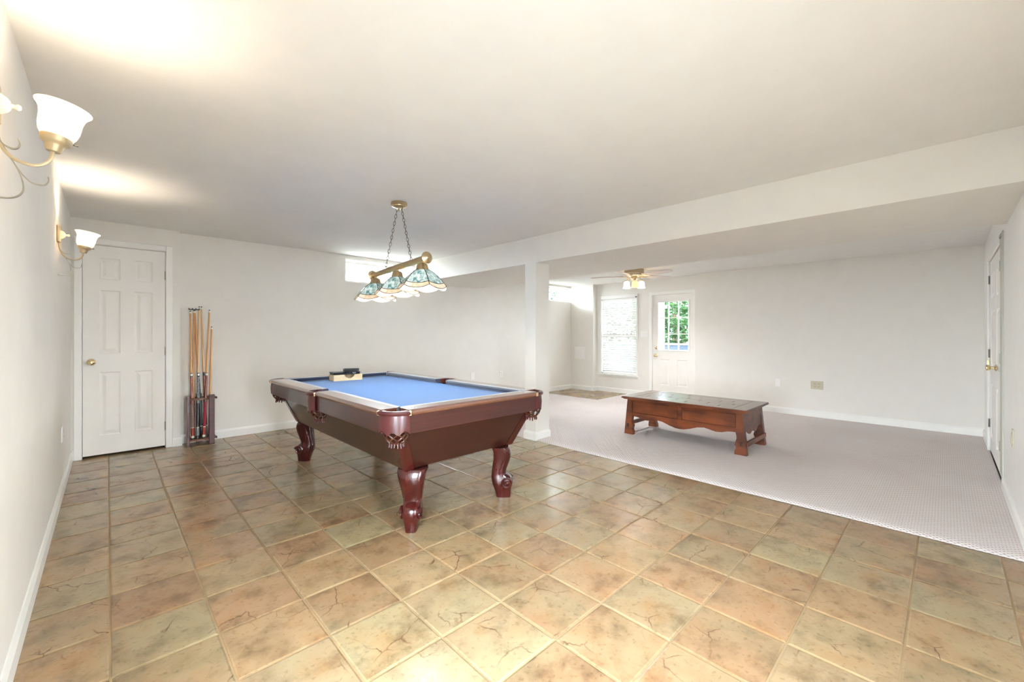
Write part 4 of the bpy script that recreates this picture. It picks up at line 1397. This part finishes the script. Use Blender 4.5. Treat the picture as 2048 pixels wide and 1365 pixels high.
# ------------------------------------------------------------------ sconces
def sconce(y, label):
    # local frame: origin on the wall at the plate centre; x out from the wall
    zc = 1.855
    root = empty('wall_sconce', (XL, y, zc))
    tag(root, label, 'sconce', 'scrolled wall sconces')
    def W(pts):
        return [Vector((x - XL, 0, z - zc)) for x, z in pts]
    MB().bbox(0.0005, 0.018, -0.036, 0.036, -0.058, 0.056, 0.004).build('backplate', M['sconce'], root)
    ro = MB()
    n = 18
    rings = []
    for r_, h_ in ((0.030, 0.017), (0.029, 0.021), (0.020, 0.034), (0.011, 0.040), (0.0, 0.040)):
        ring = []
        for i in range(2 * n):
            rr = r_ * (1.0 if i % 2 else 0.86)
            a = math.pi * i / n
            ring.append((h_, rr * math.cos(a), rr * math.sin(a) - 0.004))
        rings.append(ring)
    ro.loft(rings, caps=False).build('rosette', M['cream'], root)
    MB().lathe([(0, 0.036), (0.006, 0.038), (0.006, 0.048), (0.008, 0.050), (0.009, 0.055), (0.006, 0.060), (0, 0.061)], (0, 0, -0.004), 12, 'x').build('finial', M['cream'], root, smooth=True)
    arm = [(-0.234, 1.800), (-0.231, 1.760), (-0.220, 1.725), (-0.206, 1.704), (-0.191, 1.694), (-0.174, 1.689), (-0.157, 1.689), (-0.143, 1.695), (-0.130, 1.708), (-0.123, 1.725), (-0.120, 1.745)]
    MB().tube(spline(W(arm), 4), 0.0048, 8).build('arm', M['sconce'], root, smooth=True)
    def ribbon(pts, w0, w1, th=0.0016):
        P_ = spline(W(pts), 5)
        rings = []
        for i, p in enumerate(P_):
            t = (P_[min(i + 1, len(P_) - 1)] - P_[max(i - 1, 0)]).normalized()
            nrm = Vector((-t.z, 0, t.x))
            f = i / (len(P_) - 1)
            w = (w0 + (w1 - w0) * f) / 2
            rings.append([tuple(p + nrm * th + Vector((0, w, 0))), tuple(p + nrm * th - Vector((0, w, 0))), tuple(p - nrm * th - Vector((0, w, 0))), tuple(p - nrm * th + Vector((0, w, 0)))])
        MB().loft(rings).build('scroll', M['scroll'], root)
    ribbon([(-0.229, 1.758), (-0.225, 1.744), (-0.218, 1.734), (-0.208, 1.728), (-0.198, 1.727), (-0.190, 1.733), (-0.187, 1.745), (-0.190, 1.757)], 0.008, 0.012)
    ribbon([(-0.213, 1.711), (-0.205, 1.698), (-0.195, 1.678), (-0.185, 1.649), (-0.180, 1.622), (-0.182, 1.603), (-0.191, 1.589), (-0.205, 1.581), (-0.225, 1.578), (-0.238, 1.583)], 0.006, 0.014)
    ribbon([(-0.205, 1.700), (-0.191, 1.671), (-0.179, 1.651), (-0.166, 1.637), (-0.152, 1.633), (-0.137, 1.636), (-0.130, 1.647), (-0.130, 1.660)], 0.005, 0.009)
    piv = empty('lamp_head', (-0.120 - XL, 0, 1.742 - zc), 0, root)
    piv.rotation_euler = (0, R(9), 0)
    MB().lathe([(0, 0), (0.016, 0.0), (0.019, 0.006), (0.021, 0.018), (0.024, 0.024), (0.032, 0.028), (0.036, 0.036), (0.037, 0.046), (0.033, 0.048), (0.030, 0.040), (0, 0.036)], (0, 0, 0), 24).build('cup', M['sconce'], piv, smooth=True)
    MB().lathe([(0.0, 0.000), (0.0022, 0.0), (0.0022, 0.012), (0.0, 0.012)], (0.036, 0.004, 0.041), 6, 'x').build('thumbscrew', M['black'], piv)
    prof = [(0.034, 0.044), (0.042, 0.058), (0.0465, 0.076), (0.0475, 0.094), (0.0485, 0.110), (0.052, 0.125), (0.058, 0.136), (0.0635, 0.142), (0.0645, 0.145), (0.062, 0.1455),
            (0.056, 0.138), (0.050, 0.126), (0.0465, 0.110), (0.0455, 0.094), (0.0445, 0.076), (0.040, 0.059), (0.032, 0.046)]
    MB().lathe(prof, (0, 0, 0), 36, caps=False).build('glass_shade', M['shade'], piv, smooth=True)
    ld = bpy.data.lights.new('sconce_bulb', 'POINT')
    ld.energy = SCONCE_W
    ld.color = (1.0, 0.89, 0.72)
    ld.shadow_soft_size = 0.022
    lo = bpy.data.objects.new('sconce_bulb', ld)
    col.objects.link(lo)
    lo.parent = piv
    lo.location = (0, 0, 0.086)
    return root


sconce(1.91, 'larger lit wall sconce, its backplate cut off by the picture edge')
sconce(4.15, 'lit scrolled wall sconce beside the six-panel door')


# ------------------------------------------------------------------ ceiling fan
FX, FY = 6.0, 3.43
fan = tag(empty('ceiling_fan', (FX, FY, ZR)), 'flush ceiling fan with five pale blades and a three-light kit', 'ceiling fan')
MB().lathe([(0, 0), (0.150, 0), (0.152, -0.006), (0.152, -0.062), (0.145, -0.070), (0, -0.070)], (0, 0, 0), 32).build('housing', M['sconce'], fan, smooth=True)
MB().lathe([(0, -0.070), (0.110, -0.070), (0.118, -0.082), (0.118, -0.094), (0.090, -0.104), (0, -0.104)], (0, 0, 0), 28).build('motor_ring', M['cream'], fan, smooth=True)
vents = MB()
for i in range(22):
    a = 2 * math.pi * i / 22
    x, y = 0.119 * math.cos(a), 0.119 * math.sin(a)
    vents.tube([(x, y, -0.084), (x * 0.99, y * 0.99, -0.093)], 0.006, 5)
vents.build('vent_slots', M['abrass'], fan)
bp = [(0.17, -0.050), (0.24, -0.060), (0.56, -0.068), (0.63, -0.060), (0.67, -0.035), (0.685, 0.0), (0.67, 0.035), (0.63, 0.060), (0.56, 0.068), (0.24, 0.060), (0.17, 0.050)]
bm_ = MB().prism(bp, 'z', -0.003, 0.003).mesh('blade', M['blade'])
am_ = MB().bbox(0.09, 0.20, -0.014, 0.014, -0.012, -0.004, 0.003).bbox(0.18, 0.24, -0.035, 0.035, -0.009, -0.003, 0.003).mesh('blade_arm', M['sconce'])
for k in range(5):
    o = link('blade', bm_, fan, (0, 0, -0.102), (R(-11), 0, R(-28 + 72 * k)))
    link('blade_arm', am_, o)
MB().lathe([(0, -0.104), (0.048, -0.104), (0.052, -0.120), (0.052, -0.150), (0.044, -0.162), (0.030, -0.170), (0, -0.172)], (0, 0, 0), 24).build('light_hub', M['sconce'], fan, smooth=True)
MB().tube([(0.02, -0.02, -0.168), (0.02, -0.02, -0.30)], 0.0015, 5).build('pull_chain', M['abrass'], fan)
VIEW = math.atan2(FY, FX)
for k, dim in ((0, False), (1, False), (2, True)):
    a = VIEW + math.pi + R(-60 + 120 * k) if k < 2 else VIEW
    a = [VIEW + R(96), VIEW - R(84), VIEW + R(186)][k]
    kit = empty('lamp', (0, 0, -0.140), a, fan)
    MB().tube(spline([(0.045, 0, 0.0), (0.075, 0, 0.010), (0.100, 0, 0.004), (0.110, 0, -0.024)], 5), 0.006, 8).build('lamp_arm', M['sconce'], kit, smooth=True)
    MB().lathe([(0, 0.006), (0.017, 0.004), (0.021, -0.020), (0.017, -0.026), (0, -0.026)], (0.112, 0, -0.022), 16).build('socket_cup', M['sconce'], kit, smooth=True)
    pr = [(0.020, -0.044), (0.038, -0.056), (0.044, -0.074), (0.045, -0.110), (0.048, -0.132), (0.060, -0.152), (0.057, -0.153), (0.045, -0.133), (0.042, -0.110), (0.041, -0.074), (0.035, -0.058), (0.018, -0.047)]
    MB().lathe(pr, (0.112, 0, 0), 24, caps=False).build('glass_shade', M['amber' if dim else 'fanshade'], kit, smooth=True)
    if not dim:
        ld = bpy.data.lights.new('fan_bulb', 'POINT')
        ld.energy = FAN_W
        ld.color = (0.95, 0.985, 1.0)
        ld.shadow_soft_size = 0.025
        lo = bpy.data.objects.new('fan_bulb', ld)
        col.objects.link(lo)
        lo.parent = kit
        lo.location = (0.112, 0, -0.105)


# ------------------------------------------------------------------ outside
struct('ground_garden', MB().box(XO, 22, -6, 30, -0.30, -0.10), M['soil'], 'leaf-strewn ground outside the garden door', 'ground')
struct('ground_added', MB().box(-20, XL - 0.13, -12, 6.0, -0.30, -0.08).box(XL - 0.13, 12, -12, YR - 0.42, -0.30, -0.08), M['concrete'], 'added ground outside the unseen openings, holding down light bounced upward', 'ground')  # added below the light openings to control bounce onto the ceiling
struct('ground_bank', MB().box(-6, XO + 0.3, 6.1, 30, 1.4, 1.70), M['bounce_ground'], 'raised ground outside the high windows', 'ground')  # unseen; made pale to bounce sky light up through the high windows
rail_ = tag(empty('deck_railing', (9.2, 3.6, -0.10)), 'blue-grey low boarded edge outside the garden door', 'railing')
MB().bbox(-0.02, 0.02, -2.2, 2.6, 0.0, 1.03, 0.004).build('board_panel', M['deck'], rail_)
MB().bbox(-0.06, 0.06, -2.2, 2.6, 1.03, 1.07, 0.006).build('top_board', M['white'], rail_)
po = tag(empty('porch_post', (8.45, 4.22, -0.10)), 'white square porch post seen through the garden door glass', 'post')
MB().bbox(-0.07, 0.07, -0.07, 0.07, 0.0, 2.715, 0.006).build('shaft', M['white'], po)
MB().bbox(-0.09, 0.09, -0.09, 0.09, 0.0, 0.12, 0.008).build('base', M['white'], po)

struct('roof_porch', MB().box(XO, 9.75, 1.2, 6.05, 2.62, 2.80), M['deck'], 'raised deck over the garden door, carried by the porch post', 'deck')


def tree(x, y, z, h, rad, n, mat, label, seed, cz=0.6):
    rnd = random.Random(seed)
    t = tag(empty('leafy_tree', (x, y, z)), label, 'tree', 'trees beyond the garden door')
    MB().tube(spline([(0, 0, 0), (0.05, 0.03, h * 0.3), (-0.04, 0.05, h * 0.6), (0.02, 0, h * 0.9)], 4), [0.09 - 0.0045 * i for i in range(13)], 8).build('trunk', M['bark'], t)
    vs, fs = [], []
    for i in range(n):
        while True:
            p = Vector((rnd.uniform(-1, 1), rnd.uniform(-1, 1), rnd.uniform(-1, 1)))
            if 0.25 < p.length < 1:
                break
        p = Vector((p.x * rad, p.y * rad, h * cz + p.z * h * 0.55))
        s = rnd.uniform(0.05, 0.11)
        u = Vector((rnd.uniform(-1, 1), rnd.uniform(-1, 1), rnd.uniform(-0.6, 0.6))).normalized()
        w = u.cross(Vector((rnd.uniform(-1, 1), rnd.uniform(-1, 1), 1))).normalized()
        k = len(vs)
        vs += [tuple(p - u * s), tuple(p + w * s * 0.45), tuple(p + u * s), tuple(p - w * s * 0.45)]
        fs.append((k, k + 1, k + 2, k + 3))
    me = bpy.data.meshes.new('foliage')
    me.from_pydata(vs, [], fs)
    me.materials.append(M[mat])
    o = link('foliage', me, t)
    o['kind'] = 'stuff'


tree(12.2, 5.6, -0.1, 4.4, 1.35, 9000, 'leafa', 'mid-green leafy tree straight out from the garden door', 1, 0.50)
tree(12.4, 8.6, -0.1, 4.6, 1.50, 8000, 'leafb', 'darker tree outside the blind-covered window', 2, 0.50)
tree(16.6, 7.3, -0.1, 6.6, 2.40, 12000, 'leafa', 'tall wide tree at the back of the garden view', 3, 0.48)
tree(15.6, 11.8, -0.1, 5.6, 1.90, 6000, 'leafb', 'farthest tree of the garden, beside the tall wide one', 4, 0.5)
